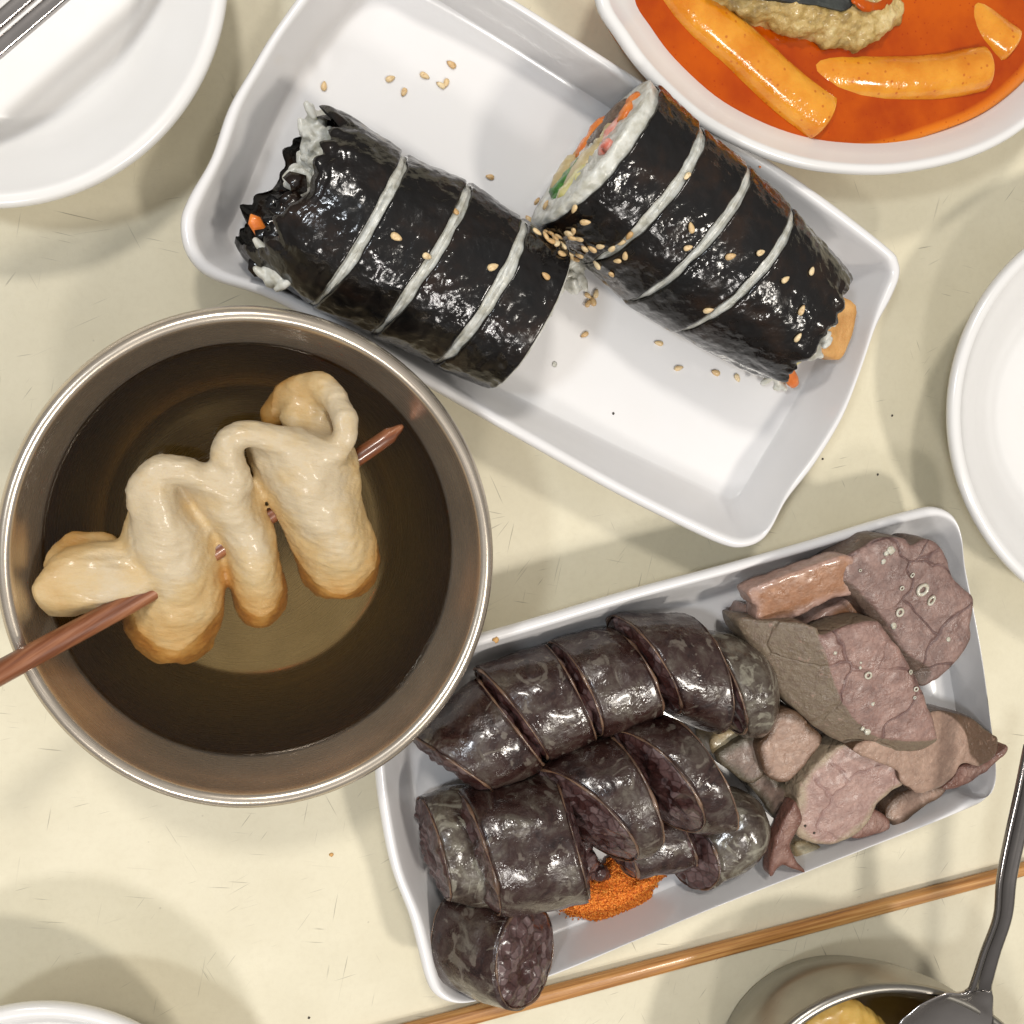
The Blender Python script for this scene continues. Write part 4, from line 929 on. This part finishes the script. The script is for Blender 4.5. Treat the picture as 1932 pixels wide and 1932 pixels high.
for k_, p, (loc, nrm, ob) in hits:
    ci = cnt.get(k_, 0); cnt[k_] = ci + 1
    o = bpy.data.objects.new('sesame_seed', sm); C.objects.link(o)
    lift = .0005 + (.0007 * random.random() if k_ in ('cluster', 'pile') else 0)
    o.location = loc + nrm * lift
    o.rotation_mode = 'QUATERNION'
    qn = nrm.to_track_quat('Z', 'X'); o.rotation_quaternion = qn @ Matrix.Rotation(random.uniform(0, 6.28), 3, 'Z').to_quaternion()
    k = random.uniform(.9, 1.12); o.scale = (k, k * random.uniform(.9, 1.1), k)
    tag(o, LB[k_][ci] if k_ in LB else G[k_][1], 'sesame seed', 'sesame seeds')
# cartilage rings on the lungs
def ringp(x, y, r, el=1.0):
    loc, nrm, ob = hit(*z7(x, y))
    if ob is None: return
    root = ob
    R_ = r * .3967 * .0155 * .01; q = nrm.to_track_quat('Z', 'X').to_matrix(); an0 = random.uniform(0, 3)
    vv = []; ff = []
    for i in range(20):
        a_ = i / 20 * 6.283; cx = Vector((math.cos(a_) * R_, math.sin(a_) * R_ * el, 0))
        for j in range(8):
            b_ = j / 8 * 6.283; rr = R_ * (.48 + .10 * nz((i * .5, r, 0), 1)); vv.append(loc + q @ (cx * (1 + math.cos(b_) * rr / R_ * .8) + Vector((0, 0, math.sin(b_) * rr * .7 + .0004))))
    for i in range(20):
        for j in range(8): ff.append((i * 8 + j, ((i + 1) % 20) * 8 + j, ((i + 1) % 20) * 8 + (j + 1) % 8, i * 8 + (j + 1) % 8))
    mesh('cartilage_ring', vv, ff, CARTIL, root)
def blotch(x, y, r, name='fat_speck', mat=None):
    loc, nrm, ob = hit(*z7(x, y))
    if ob is None: return
    rr = r * .3967 * .000155; vv = [loc + Vector((q.x * rr * random.uniform(.6, 1.3), q.y * rr * random.uniform(.6, 1.3), q.z * .0004)) for q in IV]
    mesh(name, vv, IF, mat or CARTIL, ob)
for a_ in [(855,200,26),(835,215,18),(820,255,17),(745,1062,24),(722,1048,16),(590,690,12),(1130,625,16),(870,560,20),(710,760,10),(712,735,9),(770,932,14)]: blotch(*a_)
for a_ in [(448,1512,9),(490,1545,9)]: blotch(*a_, 'vessel_hole', SPECK)
for a_ in [(1003,388,32,.8),(1045,438,26,.6),(895,495,22,.9),(905,380,11,1),(955,318,12,.7),(707,296,7,1),(745,795,18,1.0),(972,860,12,1),(965,900,8,1),(945,780,11,1)]: ringp(*a_)
# crumbs
def crumb(px, py, r, mat, label, cat='crumb', grp=None, fl=.4):
    loc, nrm, ob = hit(px, py); vv = [loc + nrm * (r * .01 * fl * .6) + Vector((q.x * r * .01 * random.uniform(.6, 1.2), q.y * r * .01 * random.uniform(.6, 1.2), q.z * r * .01 * fl)) for q in IV]
    o = mesh('crumb', vv, IF, mat); tag(o, label, cat, grp)
crumb(935, 1206, .11, TOFU, 'small tan crumb on the top rim of the sausage plate by the bowl')
crumb(625, 1612, .08, TOFU, 'tiny tan crumb on the bare table below the steel bowl')
crumb(1434, 314, .05, CARROT, 'tiny red fleck on the rim of the wavy-ended plate')
crumb(1046, 688, .10, RICE, 'translucent rice crumb on the plate beside the end of the left roll')
for x, y in [(1552, 866), (1683, 784), (583, 1920), (1656, 895), (1157, 780)]:
    crumb(x, y, .05, SPECK, 'tiny dark speck on the pale surfaces', 'crumb', 'dark specks')
